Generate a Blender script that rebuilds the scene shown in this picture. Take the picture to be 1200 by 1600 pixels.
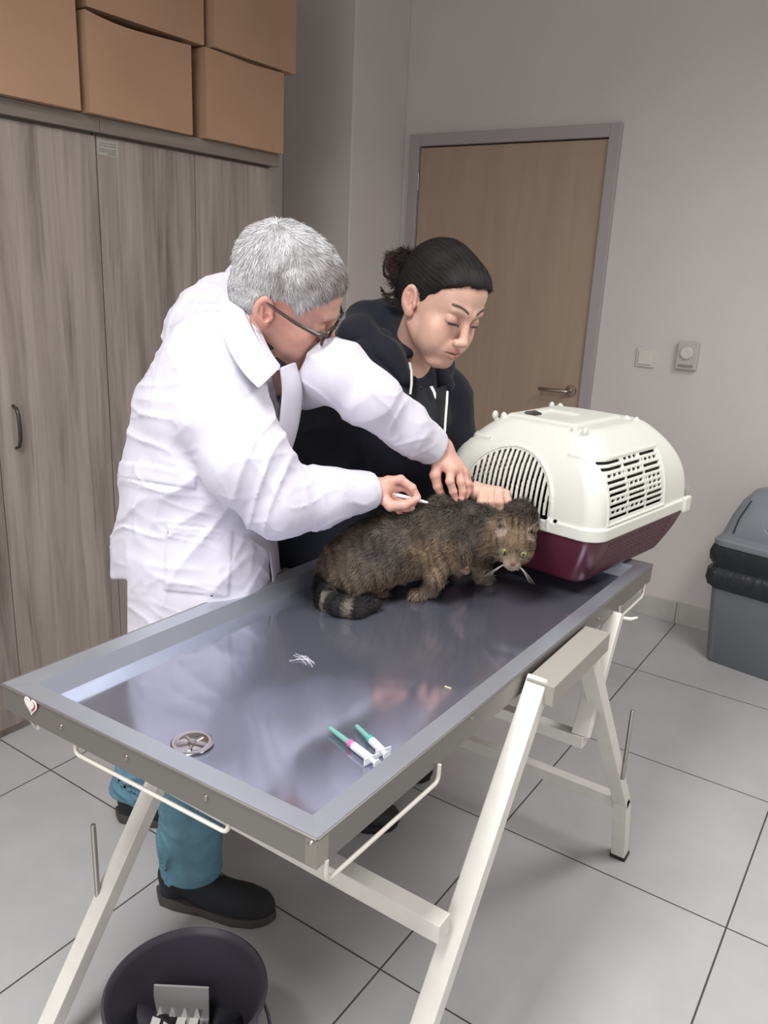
import bpy, math, random
import numpy as np
from mathutils import Vector, Matrix

for o in list(bpy.data.objects):
    bpy.data.objects.remove(o)
SC = bpy.context.scene
COL = SC.collection
PI = math.pi

# ---------------------------------------------------------------- camera
FPX = 1261.85
CAM = np.array([0.75282, -1.20557, 1.47702])
YAW, PITCH, ROLL = -0.58576, 0.28999, 0.04752
_w = np.array([math.sin(YAW)*math.cos(PITCH), math.cos(YAW)*math.cos(PITCH), -math.sin(PITCH)])
_r = np.array([math.cos(YAW), -math.sin(YAW), 0.0])
_u = np.cross(_r, _w)
RGT = math.cos(ROLL)*_r + math.sin(ROLL)*_u
UPV = -math.sin(ROLL)*_r + math.cos(ROLL)*_u
FWD = _w
cd = bpy.data.cameras.new('camera')
cd.sensor_fit = 'VERTICAL'
cd.sensor_height = 36.0
cd.lens = FPX/1600*36.0
cd.clip_start = 0.02
camo = bpy.data.objects.new('camera', cd)
COL.objects.link(camo)
M = Matrix(((RGT[0], UPV[0], -FWD[0], CAM[0]), (RGT[1], UPV[1], -FWD[1], CAM[1]), (RGT[2], UPV[2], -FWD[2], CAM[2]), (0, 0, 0, 1)))
camo.matrix_world = M
SC.camera = camo

# ---------------------------------------------------------------- world, lights, exposure
SC.view_settings.view_transform = 'Standard'
SC.view_settings.look = 'None'
SC.view_settings.gamma = 1.0
SC.view_settings.use_curve_mapping = False
SC.view_settings.exposure = -0.05
wd = bpy.data.worlds.new('world')
SC.world = wd
wd.use_nodes = True
wd.node_tree.nodes['Background'].inputs[0].default_value = (0.95, 0.97, 1.0, 1)
wd.node_tree.nodes['Background'].inputs[1].default_value = 0.25
CEIL = 2.95
def ceiling_panel(x, y, sx, sy, power, col=(1.0, 1.0, 1.0)):
    ld = bpy.data.lights.new('ceiling_light', 'AREA')
    ld.shape = 'RECTANGLE'; ld.size = sx; ld.size_y = sy
    ld.energy = power; ld.color = col; ld.spread = math.radians(155)
    lo = bpy.data.objects.new('ceiling_light', ld)
    lo.location = (x, y, CEIL-0.075)
    COL.objects.link(lo)
    return lo
ceiling_panel(0.10, -1.35, 0.55, 1.15, 64)
ceiling_panel(1.30, 0.60, 0.55, 1.15, 34)
# soft fill light added behind the camera, no known window there
fill_d = bpy.data.lights.new('added_fill_light', 'AREA'); fill_d.shape = 'RECTANGLE'; fill_d.size = 1.7; fill_d.size_y = 1.2
fill_d.energy = 27; fill_d.color = (.93, .96, 1.0)
fill_o = bpy.data.objects.new('added_fill_light', fill_d); fill_o.location = (.7, -2.96, 1.45); fill_o.rotation_euler = (math.radians(90), 0, 0); COL.objects.link(fill_o)

def px(x, y, d):
    """point at depth d metres in front of the lens, for reference pixel x, y"""
    return CAM + d*(FWD + RGT*((x-600)/FPX) + UPV*((800-y)/FPX))
def ray(x, y):
    return FWD + RGT*((x-600)/FPX) + UPV*((800-y)/FPX)
def on(axis, val, x, y):
    d = ray(x, y); t = (val-CAM[axis])/d[axis]
    return CAM + t*d

# ---------------------------------------------------------------- materials
def nt(name):
    m = bpy.data.materials.new(name); m.use_nodes = True
    n = m.node_tree.nodes; l = m.node_tree.links
    return m, n, l, n['Principled BSDF']
def rgb(h):
    h = h.lstrip('#'); c = [int(h[i:i+2], 16)/255 for i in (0, 2, 4)]
    return tuple((v/12.92 if v <= .04045 else ((v+.055)/1.055)**2.4) for v in c)+(1.0,)
def mat(name, col, rough=0.5, metal=0.0, var=0.0, vscale=8.0, bump=0.0, bscale=60.0, spec=0.5, attr=None, stretch=None, trans=0.0, sheen=0.0, sss=0.0, rvar=0.0):
    m, n, l, p = nt(name)
    if isinstance(col, str): col = rgb(col)
    p.inputs['Base Color'].default_value = col
    p.inputs['Roughness'].default_value = rough
    p.inputs['Metallic'].default_value = metal
    p.inputs['Specular IOR Level'].default_value = spec
    if trans: p.inputs['Transmission Weight'].default_value = trans
    if sheen: p.inputs['Sheen Weight'].default_value = sheen
    if sss:
        p.inputs['Subsurface Weight'].default_value = sss
        p.inputs['Subsurface Radius'].default_value = (0.012, 0.005, 0.003)
        p.inputs['Subsurface Scale'].default_value = 1.0
    tc = n.new('ShaderNodeTexCoord')
    mp = n.new('ShaderNodeMapping'); l.new(tc.outputs['Object'], mp.inputs[0])
    if stretch: mp.inputs['Scale'].default_value = stretch
    src = None
    if attr:
        a = n.new('ShaderNodeAttribute'); a.attribute_name = attr; src = a.outputs['Color']
        l.new(src, p.inputs['Base Color'])
    if var or rvar:
        t = n.new('ShaderNodeTexNoise'); t.inputs['Scale'].default_value = vscale; t.inputs['Detail'].default_value = 5
        l.new(mp.outputs[0], t.inputs[0])
        if var:
            mr = n.new('ShaderNodeMapRange'); mr.inputs[1].default_value = .3; mr.inputs[2].default_value = .7
            mr.inputs[3].default_value = 1-var; mr.inputs[4].default_value = 1+var
            l.new(t.outputs[0], mr.inputs[0])
            vm = n.new('ShaderNodeVectorMath'); vm.operation = 'SCALE'
            if src: l.new(src, vm.inputs[0])
            else: vm.inputs[0].default_value = col[:3]
            l.new(mr.outputs[0], vm.inputs['Scale'])
            l.new(vm.outputs[0], p.inputs['Base Color'])
        if rvar:
            mr = n.new('ShaderNodeMapRange'); mr.inputs[1].default_value = .3; mr.inputs[2].default_value = .7
            mr.inputs[3].default_value = max(0.02, rough-rvar); mr.inputs[4].default_value = rough+rvar
            l.new(t.outputs[0], mr.inputs[0]); l.new(mr.outputs[0], p.inputs['Roughness'])
    if bump:
        t = n.new('ShaderNodeTexNoise'); t.inputs['Scale'].default_value = bscale; t.inputs['Detail'].default_value = 4
        l.new(mp.outputs[0], t.inputs[0])
        b = n.new('ShaderNodeBump'); b.inputs['Strength'].default_value = bump; b.inputs['Distance'].default_value = .01
        l.new(t.outputs[0], b.inputs['Height']); l.new(b.outputs[0], p.inputs['Normal'])
    return m

def mnode(n, l, op, a, b=None, c=None):
    m = n.new('ShaderNodeMath'); m.operation = op
    for i, v in enumerate((a, b, c)):
        if v is None: continue
        if isinstance(v, (int, float)): m.inputs[i].default_value = v
        else: l.new(v, m.inputs[i])
    return m.outputs[0]

# ---------------------------------------------------------------- mesh helpers
class MB:
    def __init__(s): s.v = []; s.f = []; s.sm = []
    def add(s, vs, fs, smooth=False, T=None):
        b = len(s.v)
        for v in vs:
            s.v.append(tuple(T @ Vector(v)) if T is not None else tuple(float(c) for c in v))
        for f in fs: s.f.append([b+i for i in f]); s.sm.append(smooth)
        return s
    def box(s, a, b, T=None, smooth=False):
        x0, y0, z0 = a; x1, y1, z1 = b
        vs = [(x0, y0, z0), (x1, y0, z0), (x1, y1, z0), (x0, y1, z0), (x0, y0, z1), (x1, y0, z1), (x1, y1, z1), (x0, y1, z1)]
        return s.add(vs, [(3, 2, 1, 0), (4, 5, 6, 7), (0, 1, 5, 4), (1, 2, 6, 5), (2, 3, 7, 6), (3, 0, 4, 7)], smooth, T)
    def bar(s, p, q, w, h, up=(0, 0, 1)):
        p = Vector(p); q = Vector(q); d = (q-p).normalized(); up = Vector(up)
        sd = d.cross(up).normalized(); u = sd.cross(d).normalized()
        vs = []
        for c in (p, q):
            for a, b in ((-1, -1), (1, -1), (1, 1), (-1, 1)):
                vs.append(c+sd*(a*w/2)+u*(b*h/2))
        return s.add(vs, [(0, 1, 2, 3), (7, 6, 5, 4), (0, 4, 5, 1), (1, 5, 6, 2), (2, 6, 7, 3), (3, 7, 4, 0)])
    def tube(s, pts, r, n=12, cap=True):
        pts = [Vector(p) for p in pts]
        rs = r if isinstance(r, (list, tuple)) else [r]*len(pts)
        vs = []; fs = []
        t0 = (pts[1]-pts[0]).normalized()
        a = t0.orthogonal().normalized()
        for i, p in enumerate(pts):
            if i == 0: t = t0
            elif i == len(pts)-1: t = (pts[-1]-pts[-2]).normalized()
            else: t = ((pts[i+1]-p).normalized()+(p-pts[i-1]).normalized()).normalized()
            a = (a-t*a.dot(t)).normalized(); b = t.cross(a)
            for k in range(n):
                an = 2*PI*k/n
                vs.append(p+(a*math.cos(an)+b*math.sin(an))*rs[i])
        for i in range(len(pts)-1):
            for k in range(n):
                k2 = (k+1) % n
                fs.append((i*n+k, i*n+k2, (i+1)*n+k2, (i+1)*n+k))
        if cap:
            fs.append(tuple(reversed(range(n)))); fs.append(tuple((len(pts)-1)*n+k for k in range(n)))
        return s.add(vs, fs, True)
    def lathe(s, prof, n=32, T=None, close=False):
        vs = []; fs = []
        for r, z in prof:
            for k in range(n):
                a = 2*PI*k/n; vs.append((r*math.cos(a), r*math.sin(a), z))
        m = len(prof)
        for i in range(m-1 if not close else m):
            j = (i+1) % m
            for k in range(n):
                k2 = (k+1) % n; fs.append((i*n+k, i*n+k2, j*n+k2, j*n+k))
        if not close:
            if prof[0][0] > 1e-5: fs.append(tuple(reversed(range(n))))
            if prof[-1][0] > 1e-5: fs.append(tuple((m-1)*n+k for k in range(n)))
        return s.add(vs, fs, True, T)
    def prism(s, poly, h0, h1, T=None, smooth=False):
        n = len(poly)
        vs = [(x, y, h0) for x, y in poly]+[(x, y, h1) for x, y in poly]
        fs = [tuple(reversed(range(n))), tuple(range(n, 2*n))]+[(i, (i+1) % n, n+(i+1) % n, n+i) for i in range(n)]
        return s.add(vs, fs, smooth, T)
    def loft(s, rings, cap=True, smooth=True, T=None):
        n = len(rings[0]); vs = [p for r in rings for p in r]; fs = []
        for i in range(len(rings)-1):
            for k in range(n):
                k2 = (k+1) % n; fs.append((i*n+k, i*n+k2, (i+1)*n+k2, (i+1)*n+k))
        if cap:
            fs.append(tuple(reversed(range(n)))); fs.append(tuple((len(rings)-1)*n+k for k in range(n)))
        return s.add(vs, fs, smooth, T)
    def build(s, name, material, parent=None, bevel=0.0, seg=2, auto=True):
        me = bpy.data.meshes.new(name)
        me.from_pydata(s.v, [], s.f)
        me.polygons.foreach_set('use_smooth', s.sm)
        me.update()
        o = bpy.data.objects.new(name, me)
        if material: me.materials.append(material)
        COL.objects.link(o)
        if parent is not None:
            o.parent = parent
            o.matrix_parent_inverse = parent.matrix_world.inverted()
        if bevel:
            b = o.modifiers.new('bevel', 'BEVEL'); b.width = bevel; b.segments = seg; b.limit_method = 'ANGLE'; b.angle_limit = 0.6
            b.harden_normals = False
        if auto and any(s.sm):
            e = o.modifiers.new('split', 'EDGE_SPLIT'); e.split_angle = math.radians(38)
        return o
def wbuild(mb, name, material, parent):
    """link a mesh given in world coordinates under an Empty that sits elsewhere"""
    o = mb.build(name, material)
    o.parent = parent
    o.matrix_parent_inverse = Matrix.Translation(parent.location).inverted() if parent.rotation_euler.z == 0 else (Matrix.Translation(parent.location) @ Matrix.Rotation(parent.rotation_euler.z, 4, 'Z')).inverted()
    return o
def thing(name, label, cat, loc=(0, 0, 0), rz=0.0, group=None):
    o = bpy.data.objects.new(name, None); COL.objects.link(o)
    o.empty_display_size = .05
    o.location = Vector([float(c) for c in loc]); o.rotation_euler = (0, 0, rz)
    o.matrix_world = Matrix.Translation(o.location) @ Matrix.Rotation(rz, 4, 'Z')
    return tag(o, label, cat, group)
def tag(o, label, cat, group=None):
    o['label'] = label; o['category'] = cat
    if group: o['group'] = group
    return o
def struct(o):
    o['kind'] = 'structure'; return o
def part(mb, name, m, parent, label=None, bevel=0.0, seg=2, local=True):
    """local=True: vertices are in the parent's frame; False: world coordinates"""
    o = mb.build(name, m, None, bevel, seg)
    o.parent = parent
    if not local:
        o.matrix_parent_inverse = parent.matrix_world.inverted()
    o.matrix_world = parent.matrix_world.copy() if local else Matrix.Identity(4)
    if label: o['label'] = label
    return o
def rrect(w, d, r, n=6, cx=0, cy=0):
    pts = []
    for sx, sy, a0 in ((1, 1, 0), (-1, 1, 90), (-1, -1, 180), (1, -1, 270)):
        for i in range(n+1):
            a = math.radians(a0+90*i/n)
            pts.append((cx+sx*(w/2-r)+r*math.cos(a), cy+sy*(d/2-r)+r*math.sin(a)))
    return pts

# ---------------------------------------------------------------- distance-field modelling (numpy)
f32 = np.float32
def A(*v): return np.array(v if len(v) > 1 else v[0], dtype=f32)
def sph(P, c, r): return np.linalg.norm(P-A(c), axis=1)-f32(r)
def ell(P, c, r, Rm=None):
    q = P-A(c)
    if Rm is not None: q = q @ A(Rm)          # columns = local axes
    r = A(r)
    k0 = np.linalg.norm(q/r, axis=1); k1 = np.linalg.norm(q/(r*r), axis=1)+1e-9
    return k0*(k0-1)/k1
def cap(P, a, b, ra, rb=None):
    if rb is None: rb = ra
    a = A(a); b = A(b); ab = b-a; L2 = float(ab @ ab)+1e-12
    t = np.clip(((P-a) @ ab)/L2, 0, 1)
    return np.linalg.norm(P-a-t[:, None]*ab, axis=1)-(ra+(rb-ra)*t)
def capf(P, a, b, ra, rb, flat, k):
    """capsule flattened by factor k along direction flat"""
    n = A(flat); n = n/np.linalg.norm(n)
    a = A(a); b = A(b); m = (a+b)/2
    def sq(X):
        return X+((X-m) @ n)[..., None]*n*(1/k-1) if X.ndim > 1 else X+float((X-m) @ n)*n*(1/k-1)
    return cap(sq(P), sq(a), sq(b), ra, rb)*k
def box(P, c, h, Rm=None, r=0.0):
    q = P-A(c)
    if Rm is not None: q = q @ A(Rm)
    q = np.abs(q)-A(h)+r
    return np.linalg.norm(np.maximum(q, 0), axis=1)+np.minimum(q.max(axis=1), 0)-r
def su(a, b, k):
    h = np.clip(0.5+0.5*(b-a)/k, 0, 1)
    return b+(a-b)*h-k*h*(1-h)
def ss(a, b, k):           # a minus b
    return -su(-a, b, k)
def si(a, b, k): return -su(-a, -b, k)
def chain(P, pts, rs, k=0.02):
    d = None
    for i in range(len(pts)-1):
        e = cap(P, pts[i], pts[i+1], rs[i], rs[i+1])
        d = e if d is None else su(d, e, k)
    return d
def _h(i, j, k, s):
    n = (i*374761393+j*668265263+k*2147483647+s*1274126177) & 0xffffffff
    n = ((n ^ (n >> 13))*1274126177) & 0xffffffff
    return ((n ^ (n >> 16)) & 0xffff).astype(f32)/65535.0
def noise(P, scale, seed=0):
    q = P*f32(scale) if np.isscalar(scale) else P*A(scale)
    i = np.floor(q).astype(np.int64); f = (q-i).astype(f32); f = f*f*(3-2*f)
    r = 0
    for dx in (0, 1):
        for dy in (0, 1):
            for dz in (0, 1):
                w = (f[:, 0] if dx else 1-f[:, 0])*(f[:, 1] if dy else 1-f[:, 1])*(f[:, 2] if dz else 1-f[:, 2])
                r = r+w*_h(i[:, 0]+dx, i[:, 1]+dy, i[:, 2]+dz, seed)
    return r*2-1
def frame(z, up=(0, 0, 1)):
    """3x3, columns x, y, z-axis = given direction"""
    z = np.array(z, float); z /= np.linalg.norm(z)
    x = np.cross(np.array(up, float), z); x /= np.linalg.norm(x)
    y = np.cross(z, x)
    return np.stack([x, y, z], 1)

def field_mesh(F, lo, hi, h, levels=4, slack=1.25):
    """surface nets over a sparse grid; returns vertices (N,3), quads (M,4)"""
    lo = np.array(lo, float); hi = np.array(hi, float)
    s = h*2**levels
    n = np.ceil((hi-lo)/s).astype(int)+1
    g = np.stack(np.meshgrid(*[np.arange(k) for k in n], indexing='ij'), -1).reshape(-1, 3)
    for L in range(levels, -1, -1):
        s = h*2**L
        c = (lo+(g+0.5)*s).astype(f32)
        d = F(c)
        g = g[np.abs(d) < s*0.87*slack+h*0.3]
        if L:
            off = np.array([(a, b, c2) for a in (0, 1) for b in (0, 1) for c2 in (0, 1)])
            g = (g[:, None, :]*2+off).reshape(-1, 3)
    # corners
    K = 1 << 20
    def key(a): return ((a[..., 0].astype(np.int64)+5)*K+(a[..., 1]+5))*K+(a[..., 2]+5)
    off = np.array([(a, b, c2) for a in (0, 1) for b in (0, 1) for c2 in (0, 1)])
    cc = g[:, None, :]+off
    kk = key(cc)
    uk, idx, inv = np.unique(kk.ravel(), return_index=True, return_inverse=True)
    cp = (lo+cc.reshape(-1, 3)[idx]*h).astype(f32)
    val = F(cp)
    v = val[inv].reshape(-1, 8)
    sg = v < 0
    act = sg.any(1) & ~sg.all(1)
    g = g[act]; v = v[act]; sg = sg[act]
    acc = np.zeros((len(g), 3)); cnt = np.zeros(len(g))
    E = [(0, 4), (1, 5), (2, 6), (3, 7), (0, 2), (1, 3), (4, 6), (5, 7), (0, 1), (2, 3), (4, 5), (6, 7)]
    for a, b in E:
        m = sg[:, a] != sg[:, b]
        t = np.where(m, v[:, a]/np.where(m, v[:, a]-v[:, b], 1), 0)
        p = off[a]+(off[b]-off[a])*t[:, None]
        acc[m] += p[m]; cnt[m] += 1
    V = lo+(g+acc/cnt[:, None])*h
    ck = key(g); order = np.argsort(ck); sk = ck[order]
    def find(q):
        k = key(q); i = np.searchsorted(sk, k); i = np.minimum(i, len(sk)-1)
        return np.where(sk[i] == k, order[i], -1)
    faces = []
    for ax, (a, b) in ((0, (0, 4)), (1, (0, 2)), (2, (0, 1))):
        m = sg[:, a] != sg[:, b]
        gg = g[m]; flip = sg[m, a]
        o1 = np.zeros(3, int); o2 = np.zeros(3, int)
        o1[(ax+1) % 3] = -1; o2[(ax+2) % 3] = -1
        q = np.stack([find(gg), find(gg+o1), find(gg+o1+o2), find(gg+o2)], 1)
        ok = (q >= 0).all(1)
        q = q[ok]; fl = flip[ok]
        q[~fl] = q[~fl][:, ::-1]
        faces.append(q)
    return V, np.concatenate(faces)
def np_mesh(name, V, Fq, m, parent=None, col=None, smooth=True, mats=None, midx=None):
    me = bpy.data.meshes.new(name)
    nv, nf, k = len(V), len(Fq), Fq.shape[1]
    me.vertices.add(nv); me.vertices.foreach_set('co', np.asarray(V, dtype=f32).ravel())
    me.loops.add(nf*k); me.loops.foreach_set('vertex_index', Fq.astype(np.int32).ravel())
    me.polygons.add(nf)
    me.polygons.foreach_set('loop_start', np.arange(0, nf*k, k, dtype=np.int32))
    me.polygons.foreach_set('loop_total', np.full(nf, k, dtype=np.int32))
    me.polygons.foreach_set('use_smooth', np.full(nf, smooth))
    for mm in (mats or [m]): me.materials.append(mm)
    if midx is not None: me.polygons.foreach_set('material_index', midx.astype(np.int32))
    me.update(calc_edges=True); me.validate()
    if col is not None:
        ca = me.color_attributes.new('col', 'FLOAT_COLOR', 'POINT')
        c4 = np.ones((nv, 4), dtype=f32); c4[:, :3] = col
        ca.data.foreach_set('color', c4.ravel())
    o = bpy.data.objects.new(name, me); COL.objects.link(o)
    if parent is not None:
        o.parent = parent; o.matrix_parent_inverse = parent.matrix_world.inverted()
    return o
def normals(F, V, e=0.0015):
    V = V.astype(f32); g = []
    for i in range(3):
        dv = np.zeros(3, dtype=f32); dv[i] = e
        g.append(F(V+dv)-F(V-dv))
    g = np.stack(g, 1); return g/(np.linalg.norm(g, axis=1, keepdims=True)+1e-9)
# ================================================================ the room
XL, XP, YB, YP, XC = -2.02, -1.61, 2.385, 1.955, -1.449
m_wall = mat('wall_paint', '#d0cac7', .85, var=.03, vscale=2.5, bump=.05, bscale=140)
m_ceil = mat('ceiling_paint', '#dad8d5', .9)
m_skirt = mat('skirting_tile', '#b9b7b2', .35, var=.05, vscale=20)
def floor_mat():
    m, n, l, p = nt('floor_tiles')
    tc = n.new('ShaderNodeTexCoord'); sx = n.new('ShaderNodeSeparateXYZ'); l.new(tc.outputs['Object'], sx.inputs[0])
    def edge(o):
        t = mnode(n, l, 'DIVIDE', o, .6); t = mnode(n, l, 'ADD', t, .5); t = mnode(n, l, 'FRACT', t)
        t = mnode(n, l, 'SUBTRACT', t, .5); t = mnode(n, l, 'ABSOLUTE', t); return mnode(n, l, 'MULTIPLY', t, .6)
    e = mnode(n, l, 'MINIMUM', edge(sx.outputs[0]), edge(sx.outputs[1]))
    g = n.new('ShaderNodeMapRange'); g.inputs[1].default_value = .0016; g.inputs[2].default_value = .0026
    l.new(e, g.inputs[0])
    t1 = n.new('ShaderNodeTexNoise'); t1.inputs['Scale'].default_value = 5; t1.inputs['Detail'].default_value = 8; t1.inputs['Roughness'].default_value = .6
    l.new(tc.outputs['Object'], t1.inputs[0])
    cr = n.new('ShaderNodeValToRGB'); cr.color_ramp.elements[0].position = .3; cr.color_ramp.elements[1].position = .7
    cr.color_ramp.elements[0].color = rgb('#afaeae'); cr.color_ramp.elements[1].color = rgb('#b9b8b8')
    l.new(t1.outputs[0], cr.inputs[0])
    mx = n.new('ShaderNodeMix'); mx.data_type = 'RGBA'
    l.new(g.outputs[0], mx.inputs[0]); mx.inputs[6].default_value = rgb('#4a4440'); l.new(cr.outputs[0], mx.inputs[7])
    l.new(mx.outputs[2], p.inputs['Base Color'])
    r = n.new('ShaderNodeMapRange'); r.inputs[3].default_value = .8; r.inputs[4].default_value = .28
    l.new(g.outputs[0], r.inputs[0]); l.new(r.outputs[0], p.inputs['Roughness'])
    b = n.new('ShaderNodeBump'); b.inputs['Strength'].default_value = .5; b.inputs['Distance'].default_value = .002
    l.new(g.outputs[0], b.inputs['Height']); l.new(b.outputs[0], p.inputs['Normal'])
    return m
m_floor = floor_mat()
X1, Y0 = 2.3, -3.0
struct(MB().box((XL-.1, Y0-.1, -.08), (X1+.1, YB+.1, 0)).build('floor', m_floor))
struct(MB().box((XL-.1, Y0-.1, CEIL), (X1+.1, YB+.1, CEIL+.08)).build('ceiling', m_ceil))
# back wall has a doorway
DL, DR, DT = -1.545, -.545, 2.08
wb = MB().box((XL-.1, YB, 0), (DL, YB+.1, CEIL)).box((DR, YB, 0), (X1+.1, YB+.1, CEIL)).box((DL, YB, DT), (DR, YB+.1, CEIL))
struct(wb.build('wall_back', m_wall))
struct(MB().box((XL-.1, Y0, 0), (XL, YB, CEIL)).build('wall_left', m_wall))
struct(MB().box((X1, Y0, 0), (X1+.1, YB, CEIL)).build('wall_right', m_wall))
struct(MB().box((XL, Y0-.1, 0), (X1, Y0, CEIL)).build('wall_front', m_wall))
struct(MB().box((XL, YP, 0), (XP, YB, CEIL)).build('trim_1', m_wall, bevel=.006))
wf = MB()  # invented frame on the unseen wall, set round the added fill light
for a, b in (((-.22, Y0, .78), (-.15, Y0+.05, 2.12)), ((1.55, Y0, .78), (1.62, Y0+.05, 2.12)), ((-.15, Y0, .78), (1.55, Y0+.05, .85)), ((-.15, Y0, 2.05), (1.55, Y0+.05, 2.12))): wf.box(a, b)
struct(wf.build('fill_light_frame', mat('fill_frame_white', '#dedbd6', .4), bevel=.004))
# skirting: tile strips with joints
sk = MB()
xs = [DR+.028]+[i*.6-.008 for i in range(0, 4)]+[X1]
for a, b in zip(xs[:-1], xs[1:]):
    sk.box((a+.0012, YB-.011, 0), (b-.0012, YB, .1))
struct(sk.build('baseboard_back', m_skirt, bevel=.0015))
sl = MB()
for y in np.arange(Y0, YB-.6, .6): sl.box((XL, y+.0012, 0), (XL+.011, y+.5988, .1))
struct(sl.build('baseboard_left', m_skirt, bevel=.0015))

# door
def wood_mat(name, c1, c2, c3, sc=(14, 14, 1.0), rough=.5, plank=None, streak=.55, pos=(.25, .5, .78)):
    m, n, l, p = nt(name)
    tc = n.new('ShaderNodeTexCoord'); mp = n.new('ShaderNodeMapping'); l.new(tc.outputs['Object'], mp.inputs[0])
    mp.inputs['Scale'].default_value = sc
    t = n.new('ShaderNodeTexNoise'); t.inputs['Scale'].default_value = 1.6; t.inputs['Detail'].default_value = 9; t.inputs['Roughness'].default_value = .62; t.inputs['Distortion'].default_value = .6
    l.new(mp.outputs[0], t.inputs[0])
    cr = n.new('ShaderNodeValToRGB'); e = cr.color_ramp.elements
    e[0].position = pos[0]; e[0].color = rgb(c1); e[1].position = pos[2]; e[1].color = rgb(c3)
    k = e.new(pos[1]); k.color = rgb(c2)
    l.new(t.outputs[0], cr.inputs[0]); out = cr.outputs[0]
    if plank:
        mp2 = n.new('ShaderNodeMapping'); l.new(tc.outputs['Object'], mp2.inputs[0]); mp2.inputs['Scale'].default_value = plank
        t2 = n.new('ShaderNodeTexNoise'); t2.inputs['Scale'].default_value = 1; t2.inputs['Detail'].default_value = 6; t2.inputs['Roughness'].default_value = .7
        l.new(mp2.outputs[0], t2.inputs[0])
        r2 = n.new('ShaderNodeMapRange'); r2.inputs[1].default_value = .36; r2.inputs[2].default_value = .44; r2.inputs[3].default_value = streak; r2.inputs[4].default_value = 1
        l.new(t2.outputs[0], r2.inputs[0])
        vm = n.new('ShaderNodeVectorMath'); vm.operation = 'SCALE'; l.new(out, vm.inputs[0]); l.new(r2.outputs[0], vm.inputs['Scale'])
        out = vm.outputs[0]
    l.new(out, p.inputs['Base Color']); p.inputs['Roughness'].default_value = rough
    return m
m_door = wood_mat('door_veneer', '#a8927e', '#ad9783', '#b39d89', (9, 9, .7), .45)
m_frame = mat('door_frame_paint', '#a9a3a3', .45)
m_dark = mat('dark_gap', '#15120f', .9)
m_chrome = mat('brushed_steel_handle', '#b5a79c', .3, 1.0)
dr = thing('door_1', 'flat beige wooden door closed in grey frame behind the woman', 'door', (-1.05, YB-.03, 0))
dr['kind'] = 'structure'
fr = MB()
FO = .052
fr.box((DL-.022, YB-.022, 0), (DL+FO-.022, YB+.09, DT+.03)).box((DR-FO+.022, YB-.022, 0), (DR+.022, YB+.09, DT+.03)).box((DL+FO-.022, YB-.022, DT+.03-FO), (DR-FO+.022, YB+.09, DT+.03))
part(fr, 'door_frame', m_frame, dr, bevel=.003, local=False)
part(MB().box((DL+.034, YB-.006, .008), (DR-.034, YB+.034, DT-.028)), 'door_leaf', m_door, dr, bevel=.002, local=False)
part(MB().box((DL+.02, YB+.036, 0), (DR-.02, YB+.05, DT-.01)), 'door_stop', m_dark, dr, local=False)
hd = MB()
hx, hz = -.622, .985
T = Matrix.Translation((hx, YB-.006, hz)) @ Matrix.Rotation(PI/2, 4, 'X')
hd.lathe([(.0, 0), (.026, 0), (.027, .003), (.025, .008), (.012, .010), (.0, .010)], 32, T)
hd.tube([(hx, YB-.012, hz), (hx, YB-.045, hz), (hx-.004, YB-.054, hz), (hx-.014, YB-.058, hz), (hx-.13, YB-.058, hz-.001), (hx-.138, YB-.056, hz-.001)], [.009, .009, .0095, .0095, .0095, .008], 16)
part(hd, 'door_handle', m_chrome, dr, local=False)
hg = MB()
for z in (.3, 1.05, 1.9): hg.tube([(DL+.032, YB-.014, z-.04), (DL+.032, YB-.014, z+.04)], .006, 10)
part(hg, 'hinge', m_chrome, dr, local=False)

# light switch and thermostat on the back wall
m_plast = mat('white_switch_plastic', '#cfccc6', .4)
m_plast2 = mat('grey_plastic_dial', '#bab6b0', .45)
sw = thing('light_switch', 'square white light switch on the wall beside the door frame', 'switch', (-.302, YB, 1.167))
part(MB().box((-.041, -.009, -.041), (.041, 0, .041)), 'switch_frame', m_plast, sw, bevel=.004)
part(MB().box((-.029, -.015, -.029), (.029, -.008, .029)), 'rocker', mat('white_rocker', '#d6d2ca', .35), sw, bevel=.003)
th = thing('thermostat', 'rectangular thermostat with round dial, right of the light switch', 'thermostat', (-.125, YB, 1.192))
part(MB().box((-.044, -.026, -.058), (.044, 0, .058)), 'housing', m_plast2, th, bevel=.006)
T = Matrix.Translation((-.002, -.026, .012)) @ Matrix.Rotation(PI/2, 4, 'X')
part(MB().lathe([(.026, 0), (.026, .006), (.022, .010), (0, .010)], 32, T), 'dial', m_plast, th)
lv = MB().box((-.03, -.029, -.046), (.03, -.024, -.036)).box((-.006, -.032, -.045), (.004, -.024, -.037))
part(lv, 'slider', mat('slider_grey', '#8f8b86', .5), th, bevel=.001)
so = thing('wall_socket', 'small white wall plate partly hidden behind the pet carrier', 'socket', (-.062, YB, .60))
part(MB().box((-.03, -.012, -.035), (.03, 0, .035)), 'plate', m_plast, so, bevel=.004)
part(MB().box((-.018, -.015, -.02), (.018, -.01, .02)), 'plate_insert', m_plast2, so, bevel=.002)

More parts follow.
